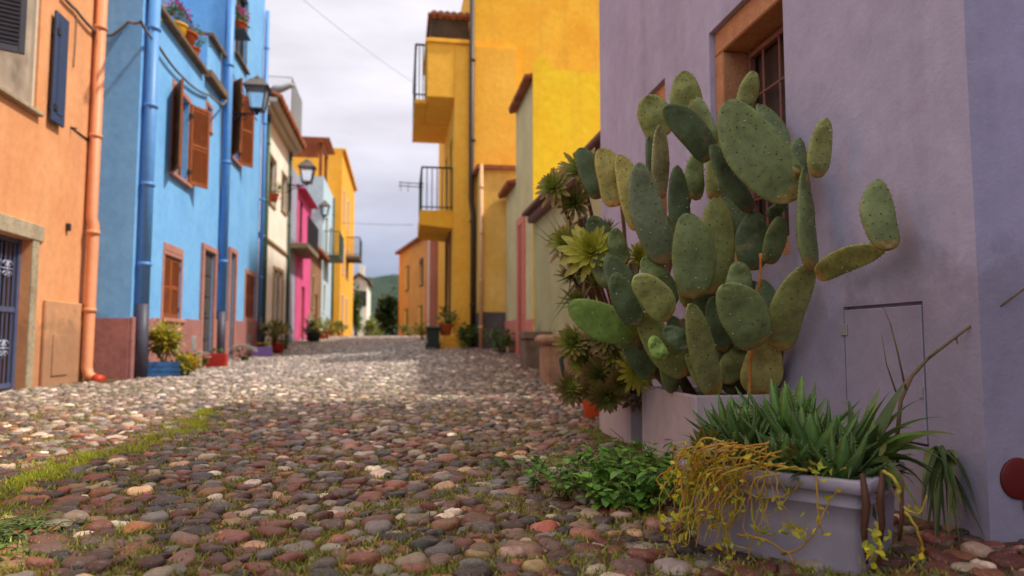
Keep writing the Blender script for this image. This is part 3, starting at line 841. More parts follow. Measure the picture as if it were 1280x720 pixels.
mb = MB(); f.box(mb, yA, yB, f.yz(330,296)[1]-.06, f.yz(330,296)[1]+.03, .001, .07, .01); mb.build('string_course', TANS, wh)
mb = MB(); tiles(mb, X, 1, yA, yB, 7.72, 1.6, .5, .5, .23); mb.build('roof', TILE, wh)
for y in (yA+.7, yB-.5): pipe([(X+.08,y,7.25),(X+.08,y,.45)], .055, GRNP, wh, 4)
mb = MB(); yy = f.yz(352,200)[0]
rail(mb, (X+.15,yB-1.2,8.2),(X+.15,yB+1.4,8.2), 1.5, .09, .008, .016); rail(mb, (X-1.6,yB-1.2,8.2),(X+.15,yB-1.2,8.2), 1.5, .09, .008, .016)
mb.build('roof_railing', GALV, wh)
mb = MB(); mb.box((X-5, yB-1.25, 7.9), (X+.18, yB+1.5, 8.2)); mb.build('roof_terrace', CRM, wh)

X = -3.9; f = Fac(X, 1)
PNK = stucco('pink_render', srgb(222,96,148), srgb(200,78,128), .2); LAV = stucco('grey_lavender_render', srgb(168,166,186), srgb(150,148,170), .2)
ph = thing('pink_house', 'bright pink house with grey balcony, narrow between cream and stone houses', 'house', (X, 28, .8))
y0, y1, y2 = yB+.02, f.yz(371,300)[0], f.yz(389,300)[0]
bw = (y1+.6, y1+1.4, 4.3, 6.2); pd = (y1+1.6, y1+2.6, .85, 2.9)
mb = MB(); body(mb, X, 1, y1, y2, 0, 6.7, 5, [bw, pd]); mb.build('wall', PNK, ph)
mb = MB(); body(mb, X-.02, 1, y0, y1-.02, 0, 7.0, 5); mb.build('side_wall', LAV, ph)
mb = MB(); f.box(mb, y0+.2, y1+1.8, 4.0, 4.2, .001, .62, .02); o_ = mb.build('balcony', stone('balcony_concrete', srgb(120,108,88), srgb(150,138,116), 4), ph)
mb = MB(); rail(mb, (X+.58,y0+.25,4.2),(X+.58,y1+1.75,4.2), 1.0); mb.build('railing', IRON, o_)
window(f, bw, ph, WOODD, GLD, .1, 1, 1); mb = MB(); f.box(mb, *pd, -.15, -.1); f.box(mb, pd[0]+.1, pd[1]-.1, pd[2]+.2, pd[3]-.15, -.1, -.085, .01); mb.build('door', WOODB, ph)
mb = MB(); mb.poly_prism([(X+.3,y1,6.5),(X-2.2,y1,7.9),(X-5,y1,6.5)], (0,y2-y1,0)); mb.build('roof', PNK, ph)

sh_ = thing('stone_house', 'low brown stone house with tiled eave beyond the pink house', 'house', (X, 33, .93))
BRS = stone('brown_rubble', srgb(168,128,94), srgb(122,94,72), 1.6)
y3, y4 = y2+.02, f.yz(403,300)[0]
q = [(y3+.6, y3+1.2, 2.2, 3.6), (y3+2.0, y3+2.8, .95, 2.9)]
mb = MB(); body(mb, X, 1, y3, y4, 0, 4.7, 5, q); mb.build('wall', BRS, sh_)
simple_windows(f, q[:1], sh_, TANS); mb = MB(); f.box(mb, *q[1], -.15, -.1); f.box(mb, q[1][0]+.1,q[1][1]-.1,q[1][2]+.2,q[1][3]-.2,-.1,-.08,.01); mb.build('door', WOODD, sh_)
mb = MB(); tiles(mb, X, 1, y3, y4, 4.85, 1.6, .35, .5, .23); mb.build('roof', TILE, sh_)

lb = thing('pale_blue_house', 'tall pale blue house with green balcony and a wooden pergola on its roof', 'house', (X, 38, .93))
PBL = stucco('pale_blue_render', srgb(196,220,232), srgb(176,204,220), .15)
y5, y6 = y4+.02, y4+6.0
q = [(y5+.8, y5+1.6, 2.2, 3.6), (y5+1.2, y5+2.2, 5.2, 7.2), (y5+3.5, y5+4.4, 5.4, 7.0)]
mb = MB(); body(mb, X, 1, y5, y6, 0, 9.0, 6, q); 
mb.build('wall', PBL, lb); simple_windows(f, q, lb, WHITEP)
mb = MB(); f.box(mb, y5+.4, y5+3.2, 4.95, 5.1, .001, .8, .02); o_ = mb.build('balcony', GRNP, lb)
mb = MB(); rail(mb, (X+.78,y5+.45,5.1),(X+.78,y5+3.15,5.1), 1.2, .14, .014, .024); rail(mb, (X+.02,y5+.45,5.1),(X+.78,y5+.45,5.1), 1.2, .14, .014, .024); mb.build('railing', GRNP, o_)
mb = MB()
for yy in (y5+.3, y5+2.8):
    for xx in (X-.2, X-2.2): mb.bbox((xx-.08,yy-.08,9.0),(xx+.08,yy+.08,10.9),.01)
for k in range(9): mb.bbox((X-2.5,y5+.1+k*.35,10.9),(X+.25,y5+.2+k*.35,11.05),.01)
mb.bbox((X-.28,y5-.1,10.72),(X-.12,y5+3.3,10.89),.01); mb.bbox((X-2.5,y5+.2,10.0),(X-.3,y5+.26,10.7),.01)
mb.build('pergola', WOODB, lb)
pipe([(X+.08,y5+4.9,8.9),(X+.08,y5+4.9,1.0)], .06, GRNP, lb, 4)

yh = thing('yellow_block', 'tall warm yellow apartment block at the far left of the street', 'house', (-3.5, 44, .9))
YLW = stucco('warm_yellow_render', srgb(246,196,98), srgb(236,182,84), .15); YOR = stucco('yellow_orange_render', srgb(250,182,70), srgb(240,166,56), .15)
f = Fac(-3.5, 1); y7, y8 = y6+.1, 54.0
q = [(y7+1.2,y7+2.2,z,z+1.9) for z in (1.6,4.8,8.0)] + [(y7+4.6,y7+5.6,z,z+1.9) for z in (1.6,4.8,8.0)]
mb = MB(); body(mb, f.X, 1, y7, y8, -1, 12.0, 4.6, q); mb.build('wall', YOR, yh); simple_windows(f, q, yh, WHITEP)
mb = MB(); f.box(mb, y7+3.8, y7+6.6, 6.0, 6.2, .001, .9, .02); o_ = mb.build('balcony', stone('grey_slab', srgb(96,92,96), srgb(120,116,116), 3), yh)
mb = MB(); rail(mb, (f.X+.86,y7+3.9,6.2),(f.X+.86,y7+6.5,6.2), 1.2, .1, .016, .03); rail(mb, (f.X,y7+3.9,6.2),(f.X+.86,y7+3.9,6.2), 1.2, .1, .016, .03); mb.build('railing', IRON, o_)
mb = MB(); f.box(mb, y7, y8, 12.0, 12.15, -4.6, .2, .02); mb.build('parapet', YLW, yh)

fh = thing('gabled_house', 'small cream gabled house past the crest with chimney and dark side balcony', 'house', (-3.4, 62, -.5))
mb = MB(); xa, xb = onY(440,400,62).x, onY(458,400,62).x; zt = onY(448,352,62).z
mb.box((xa,62,-2),(xb,70,zt)); mb.poly_prism([(xa,62,zt),(xb,62,zt),((xa+xb)/2-.1,62,zt+.55)], (0,8,0)); mb.build('wall', CRM, fh)
mb = MB(); mb.poly_prism([(xa-.3,61.7,zt-.02),((xa+xb)/2-.1,61.7,zt+.62),(xb+.3,61.7,zt-.02),(xb+.3,61.7,zt+.1),((xa+xb)/2-.1,61.7,zt+.78),(xa-.3,61.7,zt+.1)], (0,8.6,0)); o_ = mb.build('roof', paint('old_tile', srgb(132,100,84), .8, .3), fh)
mb = MB(); mb.bbox((xa+.4,64,zt+.3),(xa+.9,64.5,zt+1.6),.02); mb.build('chimney', CRM, o_)
mb = MB(); mb.box((xb-.02,63,zt-3.6),(xb+.75,65,zt-3.4)); rail(mb, (xb+.7,63,zt-3.4),(xb+.7,65,zt-3.4), 1.0); mb.build('balcony', IRON, fh)
mb = MB(); mb.bbox((xa+.5,61.96,zt-2.1),(xa+1.2,61.995,zt-.8),.01); mb.build('window', GLD, fh)
# ================================================================== RIGHT SIDE
# ------------------------------------------------------------------ purple house
XP = 1.85
f = Fac(XP, -1)
PUR = stucco('lavender_render', srgb(188,184,214), srgb(174,169,198), .40, bs=.32)
OST = stone('orange_sandstone', srgb(216,160,118), srgb(190,132,98), 7, .8)
pu = thing('lavender_house', 'lavender plastered house with sandstone framed barred windows behind the cactus', 'house', (XP, 4.5, 0))
ya, yb = f.yz(984,200)[0], f.yz(886,40)[0]
wo1 = (ya, yb, f.yz(984,318)[1], f.yz(886,42)[1])
wo2 = (f.yz(832,150)[0], f.yz(806,150)[0], f.yz(984,318)[1], f.yz(886,42)[1])
hat = (f.yz(1153,374)[0], f.yz(1054,384)[0], .28, f.yz(1054,384)[1])
YC = f.yz(1221,330)[0]; YF = f.yz(750,120)[0]
mb = MB(); body(mb, XP, -1, YC, YF, -.4, 4.9, 6, [wo1+(.28,), wo2+(.28,), hat+(.03,)])
mb.box((XP+.85, -9, -.4), (XP+6, YC-.001, 4.9))  # unseen set-back wing, added to shade the near street and trough
mb.build('wall', PUR, pu)
mb = MB(); f.box(mb, YC-.1, YF+.05, 4.9, 5.02, -6, .12, .02); mb.box((XP+.7, -9, 4.9), (XP+6, YC-.11, 5.02)); mb.build('roof', TILE, pu)  # second slab tops the added unseen wing
for r in (wo1, wo2):
    y0, y1, z0, z1 = r; t = .105; D = -.034
    mb = MB()
    f.box(mb, y0+.002, y1-.002, z1-.15, z1-.002, -.26, D, .008)
    f.box(mb, y0+.002, y0+.03, z0+.10, z1-.152, -.26, D, .006); f.box(mb, y1-t, y1-.002, z0+.10, z1-.152, -.26, D, .008)
    f.box(mb, y0+.002, y1-.002, z0+.002, z0+.098, -.26, D, .008)
    o_ = mb.build('stone_window_frame', OST, pu)
    a, b, c, d = y0+.03, y1-t, z0+.1, z1-.152
    mb = MB(); RB = -.20
    f.box(mb, a+.02, a+.045, c, d, RB-.02, RB+.012); f.box(mb, b-.045, b-.02, c, d, RB-.02, RB+.012)
    f.box(mb, a+.045, b-.045, d-.05, d-.02, RB-.02, RB+.011); f.box(mb, a+.045, b-.045, c+.02, c+.045, RB-.02, RB+.011)
    n = 4
    for i in range(1, n):
        k = a + (b-a)*i/n; mb.tube([(XP-RB,k,c+.03),(XP-RB,k,d-.03)], .008, 6, smooth=False)
    for i in range(1, 4):
        k = c + (d-c)*i/4; mb.tube([(XP-RB-.003,a+.03,k),(XP-RB-.003,b-.03,k)], .008, 6, smooth=False)
    mb.build('iron_grille', paint('dusty_pink_iron', srgb(152,104,96), .6, .25), pu)
    mb = MB(); f.box(mb, a, b, c, d, -.258, -.25); o2 = mb.build('window', WOODD, pu)
    mb = MB(); vs = []
    for i in range(41):
        k = a+.02 + (b-a-.04)*i/40; dx = .249 - .012*(1+math.sin(i*1.9+.4*math.sin(i*.7)))/2 - .004
        vs += [(XP+dx, k, c+.03), (XP+dx, k, d-.02)]
    mb.add(vs, [(2*i,2*i+2,2*i+3,2*i+1) for i in range(40)], True); mb.build('curtain', CURT, o2)
y0, y1, z0, z1 = hat
mb = MB(); f.box(mb, y0+.008, y1-.007, z0+.008, z1-.014, -.028, .003, .003); o_ = mb.build('meter_hatch', PUR, pu)
mb = MB(); f.box(mb, y0+.012, y0+.03, (z0+z1)/2-.09, (z0+z1)/2-.05, .0045, .008, .002); mb.build('latch', GALV, o_)
for zz in (z0+.08, z1-.12):
    mb = MB(); f.box(mb, y1-.03, y1+.012, zz, zz+.05, .0035, .009, .002); mb.build('hinge', GALV, o_)
mb = MB(); q = onY(1272, 598, YC); mb.M = Matrix.Translation((q.x, YC-.001, q.z)) @ Matrix.Rotation(R(90), 4, 'X')
mb.lathe((0,0,0), [(.066,0),(.066,.006),(.062,.009),(.02,.010),(.001,.010)], 28); o_ = mb.build('round_cap', paint('dark_red_paint', srgb(116,30,26), .55, .3), pu)
mb = MB(); mb.bbox((q.x+.01, YC-.02, q.z-.10),(q.x+.06, YC-.002, q.z-.05), .006); mb.build('clay_plug', TERRA, pu)

# ------------------------------------------------------------------ pale green single-storey house
XA = 2.5; f = Fac(XA, -1)
PGR = stucco('pale_green_render', srgb(190,186,140), srgb(174,172,128), .25)
ga = thing('pale_green_house', 'low pale green house with thick brown eave behind the stone pedestals', 'house', (XA, 10, .15))
yA0, yA1 = YF+.9, f.yz(668,300)[0]
mb = MB(); body(mb, XA, -1, yA0, yA1, -.3, 2.9, 6, [(9.3,10.1,1.2,2.4)]); mb.build('wall', PGR, ga)
window(f, (9.3,10.1,1.2,2.4), ga, WOODD, GLD, .1, 1, 1)
mb = MB(); f.box(mb, yA0, yA1, 2.9, 3.04, -.3, .14, .03); f.box(mb, yA0, yA1+.05, 3.04, 3.12, -.3, .24, .02); mb.build('eave', paint('brown_eave_paint', srgb(126,88,84), .7, .25), ga)
mb = MB(); mb.box((XA+.3, yA0+.02, 2.9), (XA+5.9, yA1-.02, 3.10)); mb.build('roof', TILE, ga)
# ------------------------------------------------------------------ two-storey house with the yellow gable wall
YEL = stucco('bright_yellow_render', srgb(255,224,56), srgb(252,206,44), .3, bs=.3)
CRW = stucco('pale_cream_render', srgb(226,212,158), srgb(208,192,142), .2)
CORAL = paint('coral_paint', srgb(226,136,118), .8, .12)
gb_ = thing('yellow_gable_house', 'two storey house with bright yellow end wall, cream front and coral plinth', 'house', (XA, 14, .35))
yB0, yB1, yB2 = yA1+.01, f.yz(645,200)[0], f.yz(632,300)[0]
dd = (f.yz(655,350)[0], f.yz(650,350)[0], .4, 3.1)
mb = MB(); body(mb, XA, -1, yB0+.03, yB1, -.3, 5.75, 6, []); body(mb, XA, -1, yB1+.002, yB2, -.3, 4.15, 6, [dd] if dd[0] > yB1 else [])
mb.build('wall', CRW, gb_)
mb = MB(); xt = onY(748,90,yB0).x; zt0 = onY(672,72,yB0).z; zt1 = onY(748,92,yB0).z
za = onY(690,86,yB0).z
mb.poly_prism([(XA-.02,yB0,-.3),(XA+6,yB0,-.3),(XA+6,yB0,zt1-.9),(xt,yB0,zt1),(onY(692,84,yB0).x,yB0,za),(onY(686,76,yB0).x,yB0,zt0-.08),(onY(678,68,yB0).x,yB0,zt0+.04),(onY(669,70,yB0).x,yB0,zt0),(XA-.02,yB0,zt0-.2)], (0,.028,0)); mb.build('gable_wall', YEL, gb_)
mb = MB(); tiles(mb, XA, -1, yB0+.03, yB1, 5.82, .5, .16, .1, .13); mb.build('roof', TILE, gb_); mb = MB(); tiles(mb, XA, -1, yB1+.05, yB2, 4.22, .5, .18, .1, .13); mb.build('roof', TILE, gb_)
mb = MB(); f.box(mb, yB0+.03, dd[0]-.2, -.2, 1.1, .001, .03, .01); mb.build('plinth', CORAL, gb_); mb = MB(); f.box(mb, dd[1]+.2, yB2, -.2, 1.15, .001, .03, .01); mb.build('plinth', CORAL, gb_)
mb = MB(); frame_boxes(mb, f, dd, .18, -.01, .05, False); mb.build('door_surround', CORAL, gb_)
mb = MB(); f.box(mb, dd[0], dd[1], dd[2], dd[3], .004, .03); f.box(mb, dd[0]+.08, dd[1]-.08, dd[2]+.2, dd[3]-.15, .03, .04, .01); mb.build('door', paint('coral_door_paint', srgb(188,92,80), .6, .2), gb_)
# ------------------------------------------------------------------ amber annex
am = thing('amber_annex', 'narrow pale amber house end with grey rubble base beside the orange block', 'house', (2.2, yB2, .45))
AMB = stucco('amber_render', srgb(246,206,120), srgb(232,184,84), .35)
yD = yB2+.02; xa_, xb_ = onY(600,300,yD).x, onY(634,300,yD).x
RUB = stone('grey_rubble', srgb(112,104,106), srgb(84,78,82), 2.2, .9)
mb = MB(); zt = onY(615,212,yD).z; zm = onY(615,390,yD).z
mb.box((xa_, yD, zm+.001), (xb_+3, yD+.75, zt)); mb.build('wall', AMB, am)
mb = MB(); mb.bbox((xa_-.02, yD-.03, -.2), (XA+.1, yD+.75, zm), .03); mb.build('rubble_base', RUB, am)
mb = MB(); pass
pipe([(xa_+.02, yD-.07, zt+.1), (xa_+.02, yD-.07, .45)], .05, paint('peach_pipe', srgb(226,176,128), .5, .15), am, 4)
mb = MB(); mb.poly_prism([(xa_-.1, yD-.1, zt+.002),(xb_+3, yD-.1, zt+.002),(xb_+3, yD-.1, zt+.1),(xa_-.1, yD-.1, zt+.1)], (0,.9,0)); mb.build('roof', TILE, am)
# ------------------------------------------------------------------ tall orange block
YO = yD + .8
XO = onY(567,300,YO).x; f = Fac(XO, -1)
ORB = stucco('deep_yellow_render', srgb(255,196,66), srgb(244,172,52), .55, bs=.3); ORB2 = stucco('amber_bay_render', srgb(254,196,80), srgb(248,182,66), .15)
ob = thing('orange_block', 'tall deep yellow house with corner balconies and dark downpipe on the right side', 'house', (XO, YO+3, .5))
xbay = onY(589,200,YO).x
dor = (YO+1.0, YO+2.5, .5, onX(556,312,XO).z); bd = (YO+.7, YO+1.7, 4.0, 6.1); up_ = (YO+2.6,YO+3.5,4.0,6.1)
ztop = onY(575,55,YO).z
mb = MB(); body(mb, XO, -1, YO, YO+7.5, -.3, ztop-.02, 1.6, [dor, bd, up_]); mb.build('bay_wall', ORB2, ob)
mb = MB(); mb.box((xbay+.06, YO+.12, -.3), (XO+8, YO+7.5, 11.2)); mb.build('wall', ORB, ob)
window(f, bd, ob, WOODD, GLD, .12, 1, 0); window(f, up_, ob, WOODD, GLD, .12, 1, 0)
mb = MB(); f.box(mb, dor[0], dor[1], dor[2], dor[3], -.16, -.1); f.box(mb, dor[0]+.1, (dor[0]+dor[1])/2-.04, dor[2]+.3, dor[3]-.2, -.1, -.07, .01); f.box(mb, (dor[0]+dor[1])/2+.04, dor[1]-.1, dor[2]+.3, dor[3]-.2, -.1, -.07, .01); o_ = mb.build('door', wood('red_brown_wood', srgb(112,58,40), srgb(140,80,52)), ob)
mb = MB(); f.box(mb, dor[0]-.2, dor[0], dor[2], dor[3]+.2, -.02, .05, .01); f.box(mb, dor[1], dor[1]+.2, dor[2], dor[3]+.2, -.02, .05, .01); f.box(mb, dor[0], dor[1], dor[3]+.001, dor[3]+.2, -.02, .049, .01); mb.build('door_surround', stone('brown_surround', srgb(150,100,70), srgb(120,80,60), 4), ob)
pipe([(xbay, YO-.07, 11), (xbay, YO-.07, onY(588,250,YO).z), (xbay+.05, YO-.07, onY(590,270,YO).z), (xbay+.05, YO-.07, .55)], .065, paint('brown_black_pipe', srgb(70,54,50), .5, .2), ob, 5)
# jettied upper corner
xl = onY(534,90,YO).x; zb_ = onY(545,121,YO).z
mb = MB(); mb.bbox((xl, YO-.004, zb_), (XO-.002, YO+2.3, ztop), .015); mb.bbox((xl-.05, YO-.06, ztop), (xbay, YO+2.35, ztop+.09), .01); mb.build('jettied_corner', ORB2, ob)
mb = MB(); rail(mb, (xl-.28,YO+.5,zb_+.1),(xl-.28,YO+4.2,zb_+.1), 1.45, .09, .014, .03); rail(mb, (xl-.28,YO+.5,zb_+.1),(xl,YO+.5,zb_+.1), 1.45, .09, .014, .03); mb.build('upper_railing', IRON, ob)
mb = MB(); mb.box((xl-.3,YO+2.31,zb_-.02),(XO,YO+4.2,zb_+.09)); mb.bbox((xl-.3,YO+.5,zb_-.02),(xl-.002,YO+2.309,zb_+.09),.01); mb.build('upper_slab', ORB2, ob)
mb = MB(); za_, zb2 = ztop+.35, onY(565,24,YO+.6).z
mb.box((xl+.05, YO+.5, ztop+.09), (xbay-.02, YO+2.3, za_)); mb.build('terrace_parapet', ORB, ob)
mb = MB(); mb.bbox((xl+.1, YO+.55, za_+.001), (xbay-.02, YO+2.2, zb2), .03); mb.build('terrace_screen', stone('dark_rubble', srgb(104,88,66), srgb(70,60,50), 3), ob)
mb = MB(); 
for i in range(6):
    k = xl+.1 + (xbay-xl-.1)*(i+.5)/6; mb.tube([(k,YO+.45,zb2+.05),(k,YO+2.3,zb2+.16)], [.1,.09], 8)
mb.box((xl+.02,YO+.4,zb2+.001),(xbay-.02,YO+2.3,zb2+.05)); mb.build('terrace_tiles', TILE, ob)
# lower balcony
zs1, zs0 = onY(546,263,YO+.3).z, onY(546,281,YO+.3).z; xl2 = onY(525,275,YO+.3).x
mb = MB(); mb.poly_prism([(xl2,YO+.3,zs1),(XO-.002,YO+.3,zs1),(XO-.002,YO+.3,zs0-.08),(xl2,YO+.3,zs0)], (0,2.6,0)); o_ = mb.build('balcony', ORB, ob)
mb = MB(); rail(mb, (xl2+.04,YO+.34,zs1),(xl2+.04,YO+2.86,zs1), 1.12, .1, .013, .026); rail(mb, (xl2+.04,YO+.34,zs1),(XO-.02,YO+.34,zs1), 1.12, .12, .013, .026)
mb.build('railing', IRON, o_)
mb = MB(); mb.tube([(xl2+.1,YO+.5,zs1+.72),(xl2-.55,YO+.5,zs1+.74)], .012, 5); mb.tube([(xl2+.1,YO+.9,zs1+.72),(xl2-.55,YO+.9,zs1+.74)], .012, 5); mb.tube([(xl2-.5,YO+.45,zs1+.74),(xl2-.5,YO+1.6,zs1+.74)], .008, 5); mb.tube([(xl2-.3,YO+.45,zs1+.735),(xl2-.3,YO+1.6,zs1+.735)], .008, 5); mb.build('drying_rack', IRON, o_)
mb = MB(); q = onY(574,436,YO-.5); gz = g(q.x,q.y)
xs0, xs1 = onY(549,430,YO-.5).x, onY(577,430,YO-.5).x
mb.bbox((xs0,YO-.55,gz-.2),(xs1,YO-.005,gz+.17),.02); mb.bbox((xs0+.15,YO-.35,gz+.171),(xs1-.02,YO-.006,gz+.32),.02); mb.build('doorstep', ORB, ob)
# ------------------------------------------------------------------ further right houses
fr1 = thing('white_pink_house', 'narrow house with rose and white front past the orange block', 'house', (1.0, 30, .9))
f = Fac(1.02, -1)
mb = MB(); body(mb, 1.02, -1, YO+7.6, YO+11.2, 0, 5.2, 4, [(YO+8.3,YO+9.1,1.0,2.9)]); mb.build('wall', stucco('rose_render', srgb(206,140,124), srgb(186,124,110), .2), fr1)
mb = MB(); f.box(mb, YO+7.62, YO+8.1, 0, 5.15, .001, .06, .01); mb.build('pilaster', CRM, fr1)
mb = MB(); f.box(mb, YO+8.3,YO+9.1,1.0,2.9,-.15,-.1); mb.build('door', WOODD, fr1)
mb = MB(); f.box(mb, YO+7.6, YO+11.2, 5.2, 5.32, -1, .25, .02); mb.build('eave', TILE, fr1)
fr2 = thing('far_orange_house', 'small orange house with four windows closing the street on the right', 'house', (.6, 42, .9))
FO = stucco('far_orange_render', srgb(232,166,96), srgb(214,146,82), .2)
# front turned towards the bend of the street
A = Vector((onY(498,400,44.5).x, 44.5, 0)); B = Vector((onY(536,400,36).x-.0, 36.0, 0))
d_ = (A-B).normalized(); nrm = Vector((-d_.y, d_.x, 0)); 
if nrm.y > 0: nrm = -nrm
L_ = (A-B).length
za = onY(499,318,44.5).z
M = Matrix((d_, -nrm, Vector((0,0,1)))).transposed().to_4x4(); M.translation = B
mb = MB(); mb.M = M; mb.box((0,0,-1),(L_,5,za)); mb.build('wall', FO, fr2)
mb = MB(); mb.M = M; mb.bbox((-.1,-.25,za+.001),(L_+.15,5,za+.16),.02); mb.build('eave', TILE, fr2)
for u, zz, h_ in ((1.4,3.6,1.5),(5.4,3.6,1.5),(1.6,1.0,1.6),(5.6,1.0,1.6)):
    mb = MB(); mb.M = M; mb.bbox((u,-.05,zz),(u+.85,-.002,zz+h_),.01); o_ = mb.build('window', WOODD, fr2)
    mb = MB(); mb.M = M; mb.box((u+.1,-.06,zz+.1),(u+.75,-.051,zz+h_-.1)); mb.build('pane', GLD, o_)

# ------------------------------------------------------------------ stone pedestals
PED = stone('pinkish_stone', srgb(196,158,128), srgb(160,122,98), 5, .6); PED2 = stone('weathered_grey_stone', srgb(150,128,112), srgb(112,94,84), 5, .7)
def pedestal(px0, px1, pt, pb, Y, mat, cap, label):
    x0 = onY(px0,pb,Y).x; x1 = onY(px1,pb,Y).x; zt = onY(px0,pt,Y).z; z0 = g((x0+x1)/2,Y); D = (x1-x0)*1.05
    t = thing('stone_pedestal', label, 'pedestal', ((x0+x1)/2, Y+D/2, z0), 'stone pedestals on the right')
    mb = MB(); c = .045 if cap else .02
    r_ = .05 if cap else .02
    mb.bbox((x0+c,Y+c,z0-.1),(x1-c,Y+D-c,zt-.13),r_); mb.build('shaft', mat, t)
    mb = MB(); mb.bbox((x0-.01,Y-.01,zt-.129),(x1+.01,Y+D+.01,zt),.045 if cap else .015); mb.build('cap_slab', mat, t)
pedestal(678,724,418,489,9.0,PED,True,'nearer pinkish stone pedestal with rounded cap, left of the terracotta pot')
pedestal(655,692,414,461,11.6,PED2,False,'farther grey stone pedestal with square top, behind the pinkish one')

# ------------------------------------------------------------------ lamps
LGL = glass('lamp_glass', (.25,.27,.28), .15)
def lantern(c, sz, wall, label):
    """four-sided lantern hung on a wrought wall bracket; c = lantern centre, wall = point on the wall"""
    t = thing('street_lantern', label, 'street lamp', wall, 'old lanterns on the left house fronts')
    c = Vector(c); W = sz*.46; h = sz
    mb = MB(); a, b = W*.5, W*.32
    zt, zb = c.z+h*.18, c.z-h*.32
    for sx in (-1,1):
        for sy in (-1,1): mb.tube([(c.x+sx*a,c.y+sy*a,zt),(c.x+sx*b,c.y+sy*b,zb)], W*.045, 5, smooth=False)
    mb.box((c.x-b*1.1,c.y-b*1.1,zb-.02),(c.x+b*1.1,c.y+b*1.1,zb+.012)); mb.lathe((c.x,c.y,zb-.09), [(.01,-.03),(.04,0),(.03,.05),(b*.7,.07)], 10)
    mb.build('lamp_frame', IRON, t)
    mb = MB(); k = .96
    mb.add([(c.x-b*k,c.y-b*k,zb+.013),(c.x+b*k,c.y-b*k,zb+.013),(c.x+b*k,c.y+b*k,zb+.013),(c.x-b*k,c.y+b*k,zb+.013),(c.x-a*k,c.y-a*k,zt-.005),(c.x+a*k,c.y-a*k,zt-.005),(c.x+a*k,c.y+a*k,zt-.005),(c.x-a*k,c.y+a*k,zt-.005)], [(0,1,5,4),(1,2,6,5),(2,3,7,6),(3,0,4,7)], False)
    mb.build('lamp_glass', LAMPG, t)
    mb = MB(); e = a*1.3; t1 = a*.62; zz = zt+.02
    v = [(c.x-e,c.y-e,zz),(c.x+e,c.y-e,zz),(c.x+e,c.y+e,zz),(c.x-e,c.y+e,zz),(c.x-t1,c.y-t1,zz+h*.2),(c.x+t1,c.y-t1,zz+h*.2),(c.x+t1,c.y+t1,zz+h*.2),(c.x-t1,c.y+t1,zz+h*.2)]
    mb.add(v, [(0,1,5,4),(1,2,6,5),(2,3,7,6),(3,0,4,7),(4,5,6,7),(0,3,2,1)], False)
    mb.lathe((c.x,c.y,zz+h*.2+.001), [(t1*.7,0),(t1*.75,.05),(t1*.3,.09),(.02,.12),(.001,.15)], 10); mb.build('lamp_roof', LROOF, t)
    mb = MB(); wx = Vector(wall)
    za = zb-.1
    mb.tube([(wx.x,wx.y,za),(c.x,c.y,za)], .02, 6); mb.tube([(c.x,c.y,za),(c.x,c.y,zb-.05)], .02, 6)
    pts = [(wx.x+(c.x-wx.x)*(.05+.6*i/14), wx.y, za-.03-.22*(1-i/14)**1.4+.02*math.sin(i*1.3)) for i in range(15)]; mb.tube(pts, .013, 5)
    for k in (.25,.55):
        mb.tube([(wx.x+(c.x-wx.x)*k+.07*math.cos(q/12*6.28), wx.y, za-.075+.06*math.sin(q/12*6.28)) for q in range(13)], .009, 5)
    mb.box((wx.x,wx.y-.05,za-.3),(wx.x+.025,wx.y+.05,za+.12)); mb.build('bracket', IRON, t)
LAMPG, _b, _n = base_mat('clear_lamp_glass', .05, .5); _b.inputs['Transmission Weight'].default_value = .9; _b.inputs['Base Color'].default_value = (.9,.95,1,1)
LROOF = paint('aged_lamp_metal', srgb(112,104,100), .5, .25)
y_ = onX(284,150,-3.9).y
c_ = onY(322,121,y_); lantern(c_, .95, (-3.9, y_, c_.z), 'large lantern on the blue house wall, nearest of the street lanterns')
Y2 = 25.2; c_ = onY(384,217,Y2); lantern(c_, 1.0, (-3.92, Y2, c_.z), 'middle lantern in front of the pale blue house')
Y3 = 36.5; c_ = onY(406,262,Y3); lantern(c_, .9, (-3.9, Y3, c_.z), 'smallest, farthest lantern low on the far left fronts')
sl = thing('street_light', 'grey cobra head street light sticking out over the white house roof', 'street lamp', (-3.9, 20.6, 7.2))
a = onY(338,112,20.6); b = onY(368,107,20.6)
mb = MB(); mb.tube([(-3.92,20.7,a.z-.2),(a.x-.25,20.6,a.z-.08),(a.x+.1,20.6,a.z)], .04, 8); mb.build('arm', GALV, sl)
mb = MB(); mb.tube([(a.x-.02,20.6,a.z-.01),(a.x+.12,20.6,a.z+.01),(a.x+.3,20.6,a.z+.05),(b.x-.1,20.6,b.z+.02),(b.x,20.6,b.z)], [.05,.13,.11,.09,.03], 10); mb.build('lamp_head', paint('pale_grey_metal', srgb(176,172,166), .5, .15), sl)
cable('overhead_wire', 'thin overhead wire crossing the sky from left roofs to the orange block', [onY(370,-8,12), onY(531,112,YO+.2)], .004, GALV, .012, 'wire')
cable('far_wire', 'faint wire low across the sky beyond the balconies', [onY(428,278,40), onY(516,281,30)], .012, CABLE, .004, 'wire')
